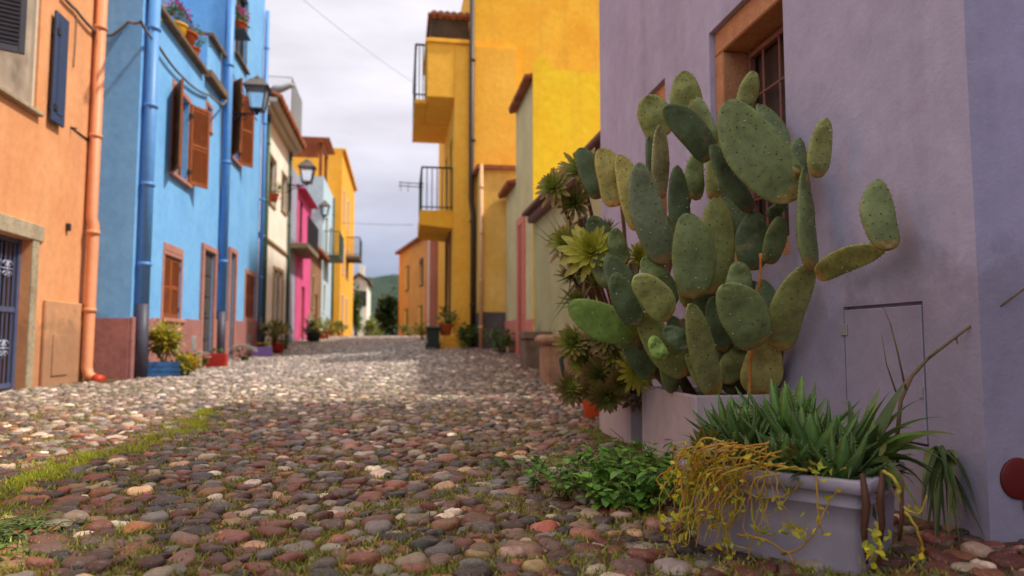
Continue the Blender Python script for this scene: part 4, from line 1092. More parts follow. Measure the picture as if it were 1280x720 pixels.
# ================================================================== POTS AND PLANTS
def rv(r, a=1.0): return Vector((r.uniform(-a,a), r.uniform(-a,a), r.uniform(-a,a)))
def leafcloud(mb, r, c, rad, n, L, W, cols, kind='lance', upb=.35, rows=3, clumps=None, squash=.85):
    c = Vector(c); rad = Vector(rad)
    K = clumps or max(4, n//14); cl = []
    for i in range(K):
        while True:
            p = rv(r)
            if p.length < 1: break
        p = p * (.55+.45*r.random()) if p.length > .3 else p
        cl.append((Vector((p.x*rad.x, p.y*rad.y, p.z*rad.z*squash)), r.uniform(.2,.42), r.choice(cols), r.uniform(.7,1.25)))
    for i in range(n):
        q, s_, cc, k = r.choice(cl); p = c + q + Vector((r.gauss(0,s_*.6)*rad.x, r.gauss(0,s_*.6)*rad.y, r.gauss(0,s_*.6)*rad.z))
        d = (p - c); d = d.normalized() if d.length > 1e-3 else Vector((0,0,1))
        d = (d + rv(r,.8) + Vector((0,0,upb))).normalized()
        kk = k * r.uniform(.8,1.2); mb.col = (cc[0]*kk, cc[1]*kk, cc[2]*kk, 1)
        s = r.uniform(.65,1.25); mb.leaf(p, d, rv(r) + Vector((0,0,1.2)), L*s, W*s, r.uniform(0,.9), rows, kind)
    mb.col = (1,1,1,1); return cl
def shrub(name, label, cat, base, rad, h, n, L, W, cols, kind='lance', group=None, seed=1, stems=6, flowers=None, fl_n=0):
    r = random.Random(seed); base = Vector(base)
    t = thing(name, label, cat, base, group)
    c = base + Vector((0,0,h - rad[2]))
    mb = MB(); cl = leafcloud(mb, r, c, rad, n, L, W, cols, kind); mb.build('foliage', LEAF, t)
    mb = MB(); mb.col = (.10,.07,.04,1)
    for q, *_ in cl[:max(stems, 3)]:
        e = c + q; m = base.lerp(e, .5) + Vector((r.gauss(0,.03), r.gauss(0,.03), .02)); mb.tube([base - Vector((0,0,.03)), m, e], [.012*rad[0]*3, .008*rad[0]*3, .004], 5)
    mb.build('stems', LEAF, t)
    if flowers:
        mb = MB()
        for i in range(fl_n):
            a = r.uniform(0,6.28); el = r.uniform(.1,1.4); p = c + Vector((rad[0]*math.cos(a)*math.cos(el), rad[1]*math.sin(a)*math.cos(el), rad[2]*math.sin(el)))*r.uniform(.85,1.15)
            k = r.choice(flowers); mb.col = (*k,1); s = L*r.uniform(.6,1.0)
            for j in range(5):
                an = j/5*6.28; mb.leaf(p, (math.cos(an), math.sin(an), .35), (0,0,1), s*.6, s*.55, .5, 2, 'spat')
        mb.build('flowers', LEAF, t)['kind'] = 'stuff'
    return t
GRN = [(.10,.19,.035),(.14,.24,.04),(.07,.13,.028)]
YGR = [(.46,.38,.03),(.36,.34,.04),(.55,.42,.04),(.24,.28,.04)]
RGR = [(.22,.22,.05),(.32,.18,.05),(.16,.20,.04),(.36,.26,.06)]
WHT = [(.62,.58,.55),(.7,.66,.6)]
def at_ground(px, py): return onG(px, py)
def pot_round(name, label, p, r0, r1, h, mat, group=None, cat='plant pot', soil=True):
    t = thing(name, label, cat, p, group); mb = MB()
    mb.lathe(p, [(r0*.92,0),(r0,.006),(r1*.96,h*.8),(r1*.97,h*.82),(r1*1.06,h*.83),(r1*1.06,h*.99),(r1*1.04,h),(r1*.93,h),(r1*.9,h*.82)], 28, True, False)
    mb.add([Vector(p)+Vector((r1*.9*math.cos(k/28*6.283), r1*.9*math.sin(k/28*6.283), h*.82)) for k in range(28)], [tuple(range(28))], False)
    mb.add([Vector(p)+Vector((r0*.92*math.cos(k/28*6.283), r0*.92*math.sin(k/28*6.283), 0)) for k in range(28)], [tuple(range(28))], False)
    mb.build('pot_body', mat, t)
    if soil:
        mb = MB(); mb.lathe(Vector(p)+Vector((0,0,h*.821)), [(r1*.895,0),(r1*.8,.02),(r1*.4,.03),(.001,.032)], 20, True, False); mb.build('soil', SOIL, t)
    return t
def box_planter(name, label, c, yaw, sx, sy, h, mat, group=None, slats=0, rim=.012, cat='planter'):
    t = thing(name, label, cat, c, group); M = Matrix.Translation(c) @ Matrix.Rotation(yaw, 4, 'Z'); mb = MB(); mb.M = M; w_ = .022
    for (a, b) in (((-sx/2,-sy/2),(sx/2,-sy/2+w_)),((-sx/2,sy/2-w_),(sx/2,sy/2)),((-sx/2,-sy/2+w_+.0005),(-sx/2+w_,sy/2-w_-.0005)),((sx/2-w_,-sy/2+w_+.0005),(sx/2,sy/2-w_-.0005))):
        if slats:
            for k in range(slats): mb.bbox((a[0],a[1],h*k/slats+.004),(b[0],b[1],h*(k+1)/slats-.004),.004)
        else: mb.bbox((*a,0),(*b,h),.006)
    mb.box((-sx/2+w_,-sy/2+w_,.01),(sx/2-w_,sy/2-w_,.03)); mb.build('planter_box', mat, t)
    mb = MB(); mb.M = M; nx = 8; v = [(-sx/2+w_+(sx-2*w_)*i/nx, -sy/2+w_+(sy-2*w_)*j/nx, h*.88+rnd.uniform(-.008,.012)) for j in range(nx+1) for i in range(nx+1)]
    mb.add(v, [(j*(nx+1)+i,j*(nx+1)+i+1,(j+1)*(nx+1)+i+1,(j+1)*(nx+1)+i) for j in range(nx) for i in range(nx)], True); mb.build('soil', SOIL, t); return t

LG = 'potted plants along the left house fronts'
BLUEW = paint('blue_painted_wood', srgb(60,116,178), .6, .35); REDP = paint('red_paint', srgb(176,42,34), .55, .25); PURP = paint('purple_paint', srgb(120,92,160), .55, .2)
p = onG(203,472); p.y += .16; p.z = g(p.x,p.y); box_planter('wooden_crate', 'blue painted slatted crate planter at the foot of the blue house downpipe', p, .1, .46, .32, .23, BLUEW, None, 3, cat='planter')
shrub('yellow_shrub', 'yellow green bushy shrub growing in the blue crate', 'plant', p+Vector((-.04,0,.2)), (.25,.20,.31), .66, 1100, .085, .030, YGR, 'lance', None, 21)
shrub('yellow_shrub', 'small yellow green shrub drooping beside the blue crate on the pot side', 'plant', Vector((p.x+.30,p.y,p.z)), (.15,.14,.16), .36, 420, .08, .03, YGR, 'lance', None, 22)
q = onG(238,463); q.y += .12; q.z = g(q.x,q.y); pot_round('orange_pot', 'small orange pot between yellow shrub and white flowers', q, .07, .10, .20, paint('orange_pot_paint', srgb(232,112,40), .6, .2))
q = onG(248,461); q.y += .12; q.z = g(q.x,q.y); shrub('white_flowers', 'low plant with white flowers left of the red box planter', 'plant', q, (.15,.12,.14), .30, 90, .07, .035, GRN, 'lance', None, 23, 4, WHT, 120)
q = onG(266,460); q.y += .16; q.z = g(q.x,q.y); box_planter('red_box', 'red box planter standing in front of the dark house door', q, .05, .40, .26, .26, REDP)
shrub('small_plant', 'short green sprigs growing in the red box planter', 'plant', q+Vector((0,0,.22)), (.14,.08,.06), .12, 60, .05, .02, GRN, 'lance', None, 24)
q = onG(301,452); q.y += .15; q.z = g(q.x,q.y); shrub('white_flowers', 'mound of white flowers between the red box and the purple planter', 'plant', q, (.28,.16,.17), .36, 80, .08, .035, GRN, 'lance', None, 25, 4, WHT, 260)
q = onG(326,447); q.y += .18; q.z = g(q.x,q.y); box_planter('purple_planter', 'purple box planter with orange flowers', q, .05, .46, .3, .26, PURP)
shrub('orange_flowers', 'orange flowers filling the purple planter', 'plant', q+Vector((0,0,.22)), (.2,.12,.08), .16, 80, .06, .03, YGR, 'lance', None, 26, 3, [(.7,.25,.03),(.7,.4,.05)], 40)
q = onG(346,443); q.y += .2; q.z = g(q.x,q.y); pot_round('red_pot', 'red round pot under the big red green bush by the white house', q, .13, .17, .3, REDP)
shrub('red_green_bush', 'big round reddish green bush in a red pot by the white house', 'plant', q+Vector((-.1,.1,.25)), (.46,.4,.33), .72, 520, .10, .045, RGR, 'lance', None, 27)
q = onG(352,438); q.y += .3; q.z = g(q.x,q.y); pot_round('green_pot', 'green round pot right of the red pot', q, .12, .15, .3, paint('green_pot_paint', srgb(50,110,70), .5, .2))
for i, (px, py, h, n, cl, lb_) in enumerate(((392,424,1.0,320,GRN,'dark green bush in front of the pink house'),(404,421,.9,240,YGR,'pale yellow green bush in front of the stone house'),(413,420,.75,200,RGR,'brown green bush before the pale blue house'),(424,418,.7,200,GRN,'small bright bush at the foot of the yellow block'))):
    y = 27+i*2.6; q = onY(px,py,y); q.z = g(q.x,y); shrub('street_bush', lb_, 'plant', q, (.42,.4,h*.45), h, n, .13, .07, cl, 'lance', None, 30+i)
    if i < 2: pot_round('dark_pot', ('dark pot holding the bush at the pink house','brown pot holding the pale bush at the stone house')[i], q, .2, .26, .35, IRON if i == 0 else TERRA)
# terrace pots on the blue house
TG = 'flower pots on the blue house terrace'
def terr(px, Xo=-3.95, z=None): q = onX(px, 40, Xo); return Vector((Xo, q.y, zcp))
q = terr(187); shrub('trailing_plant', 'yellow green plant trailing over the terrace edge above the first blue downpipe', 'plant', q, (.16,.3,.3), .3, 240, .07, .03, YGR, 'lance', None, 41)
q = terr(221); pot_round('yellow_pot', 'yellow flower pot on the terrace edge under pink flowers', q, .13, .17, .24, paint('yellow_pot_paint', srgb(236,176,50), .5, .2))
shrub('pink_flowers', 'pink flowering plant in the yellow terrace pot', 'plant', q+Vector((0,0,.2)), (.22,.3,.22), .42, 160, .06, .035, GRN, 'lance', None, 42, 4, [(.6,.03,.25),(.7,.08,.35)], 60)
q = terr(229); pot_round('terracotta_bowl', 'wide terracotta bowl on the terrace edge beside the yellow pot', q, .16, .24, .24, TERRA)
q = terr(241); pot_round('terracotta_pot', 'small terracotta pot with green plant at the far end of the terrace edge', q, .10, .14, .2, TERRA)
shrub('green_plant', 'dense green plant with few pink blooms at the far end of the terrace', 'plant', q+Vector((0,0,.16)), (.24,.3,.24), .46, 260, .06, .035, [(.08,.2,.03),(.12,.26,.04)], 'lance', None, 43, 4, [(.6,.05,.3)], 14)
q = onX(303,42,-3.62); pot_round('window_pot', 'terracotta pot fixed at the high window of the blue house', Vector((-3.72,q.y,q.z)), .14, .19, .24, TERRA)
shrub('pink_flowers', 'pink flowers hanging from the high window of the blue house', 'plant', Vector((-3.72,q.y,q.z+.2)), (.26,.34,.2), .36, 160, .07, .035, GRN, 'lance', None, 44, 4, [(.6,.04,.2),(.7,.1,.3)], 60)
mb = MB(); mb.box((-3.9,q.y-.3,q.z-.04),(-3.5,q.y+.3,q.z-.004)); tag(mb.build('pot_shelf', IRON), 'iron shelf carrying the pot at the high blue house window', 'shelf')
q = onX(341,252,-3.75); pot_round('wall_pot', 'small pot hung on the white house front under its upper window', q, .12, .16, .22, TERRA)
shrub('wall_plant', 'plant in the small pot hung on the white house front', 'plant', q+Vector((0,0,.18)), (.25,.35,.28), .5, 160, .08, .04, RGR, 'lance', None, 45, 4, [(.6,.2,.1)], 14)
# right side plants and bin
YB_ = 17.2
q = onY(541,435,YB_); q.z = g(q.x,q.y)
bn = thing('wheelie_bin', 'dark green wheeled bin standing left of the yellow doorstep', 'bin', q)
mb = MB(); zt = onY(541,408,YB_).z; w2_ = onY(549,430,YB_).x-q.x
mb.add([(q.x-w2_*.8,q.y-.2,q.z+.05),(q.x+w2_*.8,q.y-.2,q.z+.05),(q.x+w2_*.8,q.y+.2,q.z+.05),(q.x-w2_*.8,q.y+.2,q.z+.05),(q.x-w2_,q.y-.25,zt-.08),(q.x+w2_,q.y-.25,zt-.08),(q.x+w2_,q.y+.28,zt-.08),(q.x-w2_,q.y+.28,zt-.08)], [(0,3,2,1),(4,5,6,7),(0,1,5,4),(1,2,6,5),(2,3,7,6),(3,0,4,7)], False); BING = paint('dark_green_plastic', srgb(44,58,54), .5, .2); mb.build('bin_body', BING, bn)
mb = MB(); mb.bbox((q.x-w2_-.03,q.y-.29,zt-.078),(q.x+w2_+.03,q.y+.32,zt),.03); mb.build('lid', BING, bn)
for sx in (-1,1):
    mb = MB(); mb.tube([(q.x+sx*w2_*.9-.025,q.y+.2,q.z+.08),(q.x+sx*w2_*.9+.025,q.y+.2,q.z+.08)], .09, 14); mb.build('wheel', IRON, bn)
q = onY(557,418,YO-.2); q.z = g(q.x,q.y)+.32; q.y = YO-.2
pot_round('terracotta_planter', 'terracotta pot with leafy plant on the doorstep of the orange block', q, .12, .17, .28, TERRA)
shrub('doorstep_plant', 'leafy green plant in the terracotta pot on the yellow doorstep', 'plant', q+Vector((0,0,.24)), (.24,.2,.24), .45, 200, .09, .04, GRN, 'lance', None, 51)
q = onY(586,442,YO-.6); q.z = g(q.x,q.y); shrub('wall_bush', 'dark green bush at the foot of the orange block, below its downpipe', 'plant', q, (.34,.3,.34), .66, 420, .09, .045, GRN, 'lance', None, 52)
q = onY(628,447,15.4); q.z = g(q.x,q.y); shrub('wall_bush', 'green bush against the grey rubble base of the amber house end', 'plant', q, (.36,.28,.30), .6, 420, .08, .045, GRN, 'lance', None, 53)
q = onY(528,416,24); q.z = g(q.x,q.y); shrub('wall_bush', 'small bush behind the wheeled bin, farther up the street', 'plant', q, (.3,.3,.3), .7, 200, .1, .05, YGR, 'lance', None, 54)
q = onY(511,418,33); q.z = g(q.x,q.y); shrub('wall_bush', 'low green bush before the far orange house', 'plant', q, (.5,.4,.3), .6, 200, .12, .06, GRN, 'lance', None, 55)
# far trees
def tree(label, px, yt, yb, Y, wpx, cols, n, L, seed, name='tree'):
    b = onY(px, yb, Y); gz = g(b.x, Y); zt = onY(px, yt, Y).z; rx = wpx*Y/889/2; h = zt - gz; r = random.Random(seed)
    t = thing(name, label, 'tree', (b.x, Y, gz)); mb = MB(); c = Vector((b.x, Y, zt - h*.38)); rad = (rx, rx, h*.4)
    cl = leafcloud(mb, r, c, rad, n, L, L*.55, cols, 'lance', .2, 2, 34); mb.build('crown', LEAF, t)
    mb = MB(); mb.tube([(b.x,Y,gz-.2),(b.x+.05,Y,gz+h*.3),(b.x,Y,gz+h*.6)], [.16,.12,.07], 8)
    for q, *_ in cl[:9]: mb.tube([(b.x,Y,gz+h*.32), c+q*.5+Vector((0,0,-.1)), c+q], [.07,.04,.015], 5)
    mb.build('trunk', BARK, t)
tree('dark green round tree left of the far orange house', 488, 366, 420, 52, 34, [(.03,.06,.02),(.05,.09,.025)], 1500, .34, 61)
tree('yellow green young tree past the crest in the street gap', 466, 398, 424, 56, 24, [(.22,.26,.03),(.28,.30,.05)], 700, .26, 62)
tree('narrow bright green tree at the end of the yellow block', 444, 352, 424, 55.5, 15, [(.10,.20,.03),(.07,.15,.03)], 700, .26, 63)

# ------------------------------------------------------------------ big planters against the lavender wall
LAVP = stucco('pale_lavender_planter', srgb(228,216,220), srgb(206,190,200), .5, bs=.35)
X2 = 1.375; zc = .40
t2 = thing('cactus_planter', 'large pale lavender box planter against the wall holding the prickly pear', 'planter', (1.6, 3.6, 0))
mb = MB(); y0, y1, x0, x1 = 3.2, 3.96, X2, XP-.01; w_ = .035
mb.bbox((x0,y0,-.08),(x1,y0+w_,zc),.008); mb.bbox((x0,y1-w_,-.08),(x1,y1,zc),.008); mb.bbox((x0,y0+w_+.0005,-.08),(x0+w_,y1-w_-.0005,zc-.001),.008); mb.box((x1-w_,y0+w_+.001,-.08),(x1,y1-w_-.001,zc-.002)); mb.build('planter_box', LAVP, t2)
mb = MB(); mb.box((x0+w_,y0+w_,.2),(x1-w_,y1-w_,zc-.035)); mb.build('soil', SOIL, t2)
t3 = thing('low_planter', 'smaller pale planter behind the cactus planter, next to the orange pot', 'planter', (1.6, 4.5, 0))
mb = MB(); y0, y1, zc3 = 4.18, 4.85, .345
mb.bbox((x0,y0,-.08),(x1,y0+w_,zc3),.008); mb.bbox((x0,y1-w_,-.08),(x1,y1,zc3),.008); mb.bbox((x0,y0+w_+.0005,-.08),(x0+w_,y1-w_-.0005,zc3-.001),.008); mb.build('planter_box', LAVP, t3)
mb = MB(); mb.box((x0+w_,y0+w_,.15),(x1,y1-w_,zc3-.03)); mb.build('soil', SOIL, t3)

# front trough
P1 = onG(1084,732); P0 = onG(868,688); e1 = (P0-P1); e1.z = 0; LT = e1.length*1.04; e1.normalize(); e2 = Vector((e1.y,-e1.x,0)); 
if e2.x < 0: e2 = -e2
zT = onY(1088,604,P1.y-.02).z; WT = .42
tr = thing('plastic_trough', 'lavender grey plastic trough with rolled rim full of aloe and trailing vines', 'planter', (P1.x,P1.y,0))
TRP = paint('lavender_plastic', srgb(170,162,176), .6, .28, 0, 4)
def tl(u, v, z): return P1 + e1*u + e2*v + Vector((0,0,z-P1.z))
mb = MB(); prof = []
lv = [(-.05,.024),(.12*zT,.018),(.50*zT,.010),(.72*zT,.006),(.725*zT,.002),(.745*zT,.002),(.75*zT,.005),(.86*zT,.002),(.87*zT,-.012),(.88*zT,-.018),(.985*zT,-.019),(zT,-.015),(zT,.012),(.9*zT,.018),(.86*zT,.02)]
NC = 6
def rr(inset):
    pts = []; rad = .024
    a, b, c, d = inset, LT-inset, inset, WT-inset
    for (cu, cv, a0) in ((a+rad,c+rad,180),(b-rad,c+rad,270),(b-rad,d-rad,0),(a+rad,d-rad,90)):
        for k in range(NC+1): an = R(a0+90*k/NC); pts.append((cu+rad*math.cos(an), cv+rad*math.sin(an)))
    return pts
vs = []; nn_ = 4*(NC+1)
for z, i_ in lv: vs += [tl(u, v, z) for u, v in rr(i_)]
mb.add(vs, [(i*nn_+k, i*nn_+(k+1)%nn_, (i+1)*nn_+(k+1)%nn_, (i+1)*nn_+k) for i in range(len(lv)-1) for k in range(nn_)], True); mb.build('trough_body', TRP, tr)
mb = MB(); mb.add([tl(u,v,zT*.87+rnd.uniform(0,.01)) for u,v in rr(.019)]+[tl(LT/2,WT/2,zT*.95)], [(k,(k+1)%nn_,nn_) for k in range(nn_)], True); mb.build('soil', SOIL, tr)
FN = -e2
def onFace(px, py, off=.02):
    d = ray(px, py); p0 = P1 + FN*off; t = (p0-EYEV).dot(FN)/d.dot(FN); return EYEV + d*t

# terracotta pot behind
q = Vector((1.5, 5.62, g(1.5,5.62))); c_ = onY(746,520,5.6); q.x = c_.x
pot_round('terracotta_pot', 'orange terracotta pot on the cobbles left of the pale planters', q, .095, .125, .33, paint('orange_terracotta', srgb(226,96,40), .75, .15))

# ------------------------------------------------------------------ prickly pear
CACT = vcol('cactus_skin', .55, .35, 22, .32, .35)
_n = N(CACT); _b = CACT.node_tree.nodes['Principled BSDF']; _l = _b.inputs['Base Color'].links[0].from_socket
_q = noise(_n, 7.5, 8, .7); _r = ramp(_n, _q.outputs[0], [(.60, 0.0), (.72, .62)]); _c = mix(_n, _r.outputs[0], _l, (.36,.29,.13))
_q2 = noise(_n, 90, 4, .7); _r2 = ramp(_n, _q2.outputs[0], [(.64, 0.0), (.70, .6)]); _n.link(mix(_n, _r2.outputs[0], _c, (.13,.09,.04)), _b.inputs['Base Color'])
AREO = vcol('areole_felt', .9, .1, 40, .3, .3)
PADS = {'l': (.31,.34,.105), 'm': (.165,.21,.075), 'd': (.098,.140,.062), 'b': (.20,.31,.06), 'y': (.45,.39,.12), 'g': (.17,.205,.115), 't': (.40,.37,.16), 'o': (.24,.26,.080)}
cp = thing('prickly_pear', 'big prickly pear cactus with many flat green pads growing from the pale planter', 'cactus', (1.6, 3.5, .38))
def pad(bx, by, tx, ty, wpx, dB, dT, phi, tone='m', bend=0.0, thick=.028, seed=0):
    r = random.Random(seed*7+3)
    while onY(bx,by,dB).x > 1.72: dB -= .02
    while onY(tx,ty,dT).x + wpx*.45*dT/F_PX > 1.80: dT -= .02
    B = onY(bx,by,dB); T = onY(tx,ty,dT); a = T-B; L = a.length; a.normalize()
    mid = (B+T)/2; tc_ = (EYEV-mid).normalized(); n = (tc_ - a*tc_.dot(a)).normalized(); s = a.cross(n).normalized()
    ph = R(phi); n2 = n*math.cos(ph)+s*math.sin(ph); s2 = a.cross(n2).normalized()
    app = wpx*mid.y/F_PX; th = thick*r.uniform(.9,1.2)
    W = max(app*.9, (app - th*abs(math.sin(ph))))/max(.35, abs(math.cos(ph))) if abs(phi) < 70 else app*2.0
    W = min(W, L*.85)
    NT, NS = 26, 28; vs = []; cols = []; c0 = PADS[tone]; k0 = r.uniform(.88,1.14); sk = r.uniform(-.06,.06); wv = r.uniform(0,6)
    def prof(t):
        tt = t**.80; w = math.sqrt(max(0,1-(2*tt-1)**2)); return max(w**(.92), .16 if t < .12 else 0)
    def point(t, c, sg_):
        w = prof(t)*W/2; q = (prof(t)**.75)*th/2*(1.5-.75*t)
        z = bend*L*(math.sin(math.pi*t*.5)**2 + .35*c*c) 
        z += .010*L*math.sin(t*5+wv)*c + .006*math.sin(t*11+wv*2)*(1-c*c)
        x = c*w*(1+.035*math.sin(t*9+wv)) + sk*L*math.sin(math.pi*t)
        tub = .0042*math.cos(t*L*2*math.pi/.036 + 0)*math.cos(x*2*math.pi/.042)*(1-c**4)
        edge = math.sqrt(max(0, 1-abs(c)**2.6))
        return B + a*(t*L) + s2*x + n2*(z + sg_*(q*edge + tub*edge))
    for i in range(NT+1):
        t = i/NT; t = .5-.5*math.cos(math.pi*t) if i not in (0,NT) else t
        for k in range(NS):
            an = 2*math.pi*k/NS; c = math.cos(an); vs.append(point(t, c, 1 if math.sin(an) >= 0 else -1))
            e = abs(c)**4; kk = k0*(1+.30*e)*(1.06-.12*math.cos(t*3))
            cr = c0; 
            if t < .10: cr = (c0[0]*1.3+.08, c0[1]*.85+.03, c0[2]*.8)
            cols.append((cr[0]*kk, cr[1]*kk, cr[2]*kk, 1))
    mb = MB(); mb.add(vs, [(i*NS+k, i*NS+(k+1)%NS, (i+1)*NS+(k+1)%NS, (i+1)*NS+k) for i in range(NT) for k in range(NS)], True)
    mb.f += [list(range(NS-1,-1,-1)), list(range(NT*NS, NT*NS+NS))]; mb.m += [0,0]; mb.sm += [True,True]
    mb.c = cols
    # areoles on both faces and along the rim
    mb.mi = 1; pt = .042
    nr = max(3,int(L/pt)); 
    for i in range(1, nr):
        t = i/nr
        w = prof(t)*W/2; nc = int(2*w/pt)
        for j in range(-nc, nc+1):
            x = (j+(.5 if i % 2 else 0))*pt*.55*2*.5*1.0
            c = x/max(w,1e-3)
            if abs(c) > .9: continue
            for sg_ in (1,-1):
                p = point(t+r.uniform(-.03,.03), c+r.uniform(-.10,.10), sg_); nrm = n2*sg_
                rad = r.uniform(.003,.005); kk = r.choice([.6,1,1.2,1.5]); col_ = (.20*kk,.15*kk,.06*kk,1)
                if r.random() < .12: col_ = (.6,.58,.45,1)
                b0 = len(mb.v)
                mb.col = col_; ring = [p + (a*math.cos(q/5*6.283)+s2*math.sin(q/5*6.283))*rad - nrm*.001 for q in range(5)] + [p+nrm*.0045]
                mb.add(ring, [(q,(q+1)%5,5) for q in range(5)], False)
    for sd_ in (-1,1):
        for i in range(2, nr*2):
            t = i/(nr*2); p = point(t, sd_*.999, 1); mb.col = (.30,.26,.10,1); rad = .003; o_ = s2*sd_
            mb.add([p+(a*math.cos(q/4*6.283)+n2*math.sin(q/4*6.283))*rad - o_*.001 for q in range(4)]+[p+o_*.005], [(q,(q+1)%4,4) for q in range(4)], False)
    mb.build('pad', [CACT, AREO], cp)
PL = [
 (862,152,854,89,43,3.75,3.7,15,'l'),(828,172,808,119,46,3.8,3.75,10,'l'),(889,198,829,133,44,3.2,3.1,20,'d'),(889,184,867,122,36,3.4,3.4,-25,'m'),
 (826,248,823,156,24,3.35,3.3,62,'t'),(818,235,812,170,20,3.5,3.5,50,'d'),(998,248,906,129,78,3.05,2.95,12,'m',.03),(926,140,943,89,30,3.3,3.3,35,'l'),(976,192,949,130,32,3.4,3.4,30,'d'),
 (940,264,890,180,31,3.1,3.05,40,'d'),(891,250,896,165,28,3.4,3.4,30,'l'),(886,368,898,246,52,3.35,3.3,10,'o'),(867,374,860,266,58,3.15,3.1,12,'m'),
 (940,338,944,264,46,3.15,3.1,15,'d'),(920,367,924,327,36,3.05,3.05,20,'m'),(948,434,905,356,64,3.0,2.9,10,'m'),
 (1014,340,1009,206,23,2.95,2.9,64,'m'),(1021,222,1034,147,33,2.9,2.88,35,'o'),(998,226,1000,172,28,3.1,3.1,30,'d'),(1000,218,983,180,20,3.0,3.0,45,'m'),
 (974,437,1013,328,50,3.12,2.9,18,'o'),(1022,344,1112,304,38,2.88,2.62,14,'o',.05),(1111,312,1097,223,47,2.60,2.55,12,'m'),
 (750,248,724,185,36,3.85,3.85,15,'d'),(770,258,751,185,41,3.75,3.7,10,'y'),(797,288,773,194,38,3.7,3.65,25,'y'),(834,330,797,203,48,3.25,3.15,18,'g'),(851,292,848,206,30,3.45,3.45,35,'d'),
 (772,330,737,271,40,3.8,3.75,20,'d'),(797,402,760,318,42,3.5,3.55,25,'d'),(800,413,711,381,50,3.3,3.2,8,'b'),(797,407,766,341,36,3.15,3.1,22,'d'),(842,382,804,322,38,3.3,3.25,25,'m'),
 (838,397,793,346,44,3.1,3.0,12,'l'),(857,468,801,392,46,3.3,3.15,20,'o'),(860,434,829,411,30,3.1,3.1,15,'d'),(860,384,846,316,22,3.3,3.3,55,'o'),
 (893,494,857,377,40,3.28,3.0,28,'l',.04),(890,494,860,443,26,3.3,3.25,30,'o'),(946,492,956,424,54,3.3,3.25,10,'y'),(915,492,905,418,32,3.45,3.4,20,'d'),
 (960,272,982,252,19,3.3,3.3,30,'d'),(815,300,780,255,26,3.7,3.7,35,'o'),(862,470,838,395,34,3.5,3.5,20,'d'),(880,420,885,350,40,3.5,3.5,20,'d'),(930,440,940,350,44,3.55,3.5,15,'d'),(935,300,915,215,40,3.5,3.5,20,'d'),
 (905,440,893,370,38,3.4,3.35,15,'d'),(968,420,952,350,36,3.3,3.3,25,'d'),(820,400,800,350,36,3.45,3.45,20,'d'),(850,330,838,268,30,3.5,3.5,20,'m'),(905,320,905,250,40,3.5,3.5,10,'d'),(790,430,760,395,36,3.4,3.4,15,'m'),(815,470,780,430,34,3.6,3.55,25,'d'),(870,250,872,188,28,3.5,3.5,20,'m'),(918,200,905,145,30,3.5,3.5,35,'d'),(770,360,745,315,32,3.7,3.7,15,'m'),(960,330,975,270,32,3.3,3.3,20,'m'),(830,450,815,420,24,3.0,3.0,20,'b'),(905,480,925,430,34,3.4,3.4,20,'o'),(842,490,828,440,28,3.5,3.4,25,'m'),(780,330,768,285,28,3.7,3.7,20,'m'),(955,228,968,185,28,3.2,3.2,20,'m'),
]
for i, a in enumerate(PL): pad(*a[:9], bend=a[9] if len(a) > 9 else rnd.uniform(-.03,.03), seed=i)
mb = MB()
for pts, r0 in ((((892,496,3.4),(870,440,3.5),(850,400,3.5)),.035),(((930,495,3.5),(900,450,3.5),(885,400,3.5)),.04),(((870,496,3.6),(820,420,3.65),(790,330,3.75)),.03),(((968,496,3.4),(972,450,3.2),(975,430,3.13)),.028),(((850,490,3.7),(800,440,3.6),(795,400,3.45)),.025)):
    q = [onY(*p) for p in pts]; q[0].z = .33; mb.col = (.16,.10,.05,1); mb.tube(q, [r0, r0*.9, r0*.7], 10)
mb.build('woody_stems', CACT, cp)

# bamboo stake
mb = MB(); a = onY(934,489,3.22); b = onY(952,317,3.02); a.z = min(a.z,.37); n = 24; pts = [a.lerp(b, i/n) + Vector((.004*math.sin(i*.7),0,0)) for i in range(n+1)]; rs = [.0085+(.0035 if i % 8 == 0 else 0)-.00012*i for i in range(n+1)]; mb.tube(pts, rs, 8)
tag(mb.build('bamboo_stake', wood('orange_cane', srgb(196,112,48), srgb(222,146,74))), 'thin orange cane stake stuck upright in the cactus planter', 'stake')

# ------------------------------------------------------------------ aeoniums
def rosette_mesh(kind, seed):
    r = random.Random(seed); mb = MB(); n = 84 if kind == 'open' else 48
    for i in range(n):
        t = i/n; an = i*2.39996; el = R(78 - 82*t + r.uniform(-6,6)) if kind == 'open' else R(88 - 60*t + r.uniform(-6,6))
        L = (.35+.75*t**.6)*r.uniform(.85,1.1) if kind == 'open' else (.55+.5*t)*r.uniform(.8,1.15)
        W = L*(.21 if kind == 'open' else .12)
        d = Vector((math.cos(an)*math.cos(el), math.sin(an)*math.cos(el), math.sin(el)))
        if kind == 'green': pass
        base = Vector((math.cos(an)*.06, math.sin(an)*.06, .05*(1-t)))
        i0 = len(mb.v); mb.leaf(base, d, (0,0,1) if el < 1.2 else (math.cos(an+3.14), math.sin(an+3.14), .2), L, W, -.35+.5*t, 5, 'spat' if kind == 'open' else 'lance', .35)
        g0 = Vector((.33,.46,.065)) if t < .5 else Vector((.30,.34,.065)); red = Vector((.38,.14,.08)) if r.random() < .6 else Vector((.24,.09,.07))
        if seed % 3 == 1: g0 = Vector((.56,.58,.07)); red = Vector((.40,.30,.07))
        if seed % 3 == 2: g0 = g0*.6
        for k in range(i0, len(mb.v)):
            v = (k-i0)//3/5; c = g0.lerp(red, max(0, v-.42)*1.2*(.42+.7*t)); mb.c[k] = (c.x, c.y, c.z, 1)
    return mb.build('rosette', SUCC)
RS = [rosette_mesh('open', 0), rosette_mesh('open', 1), rosette_mesh('open', 2), rosette_mesh('spiky', 3), rosette_mesh('spiky', 5)]
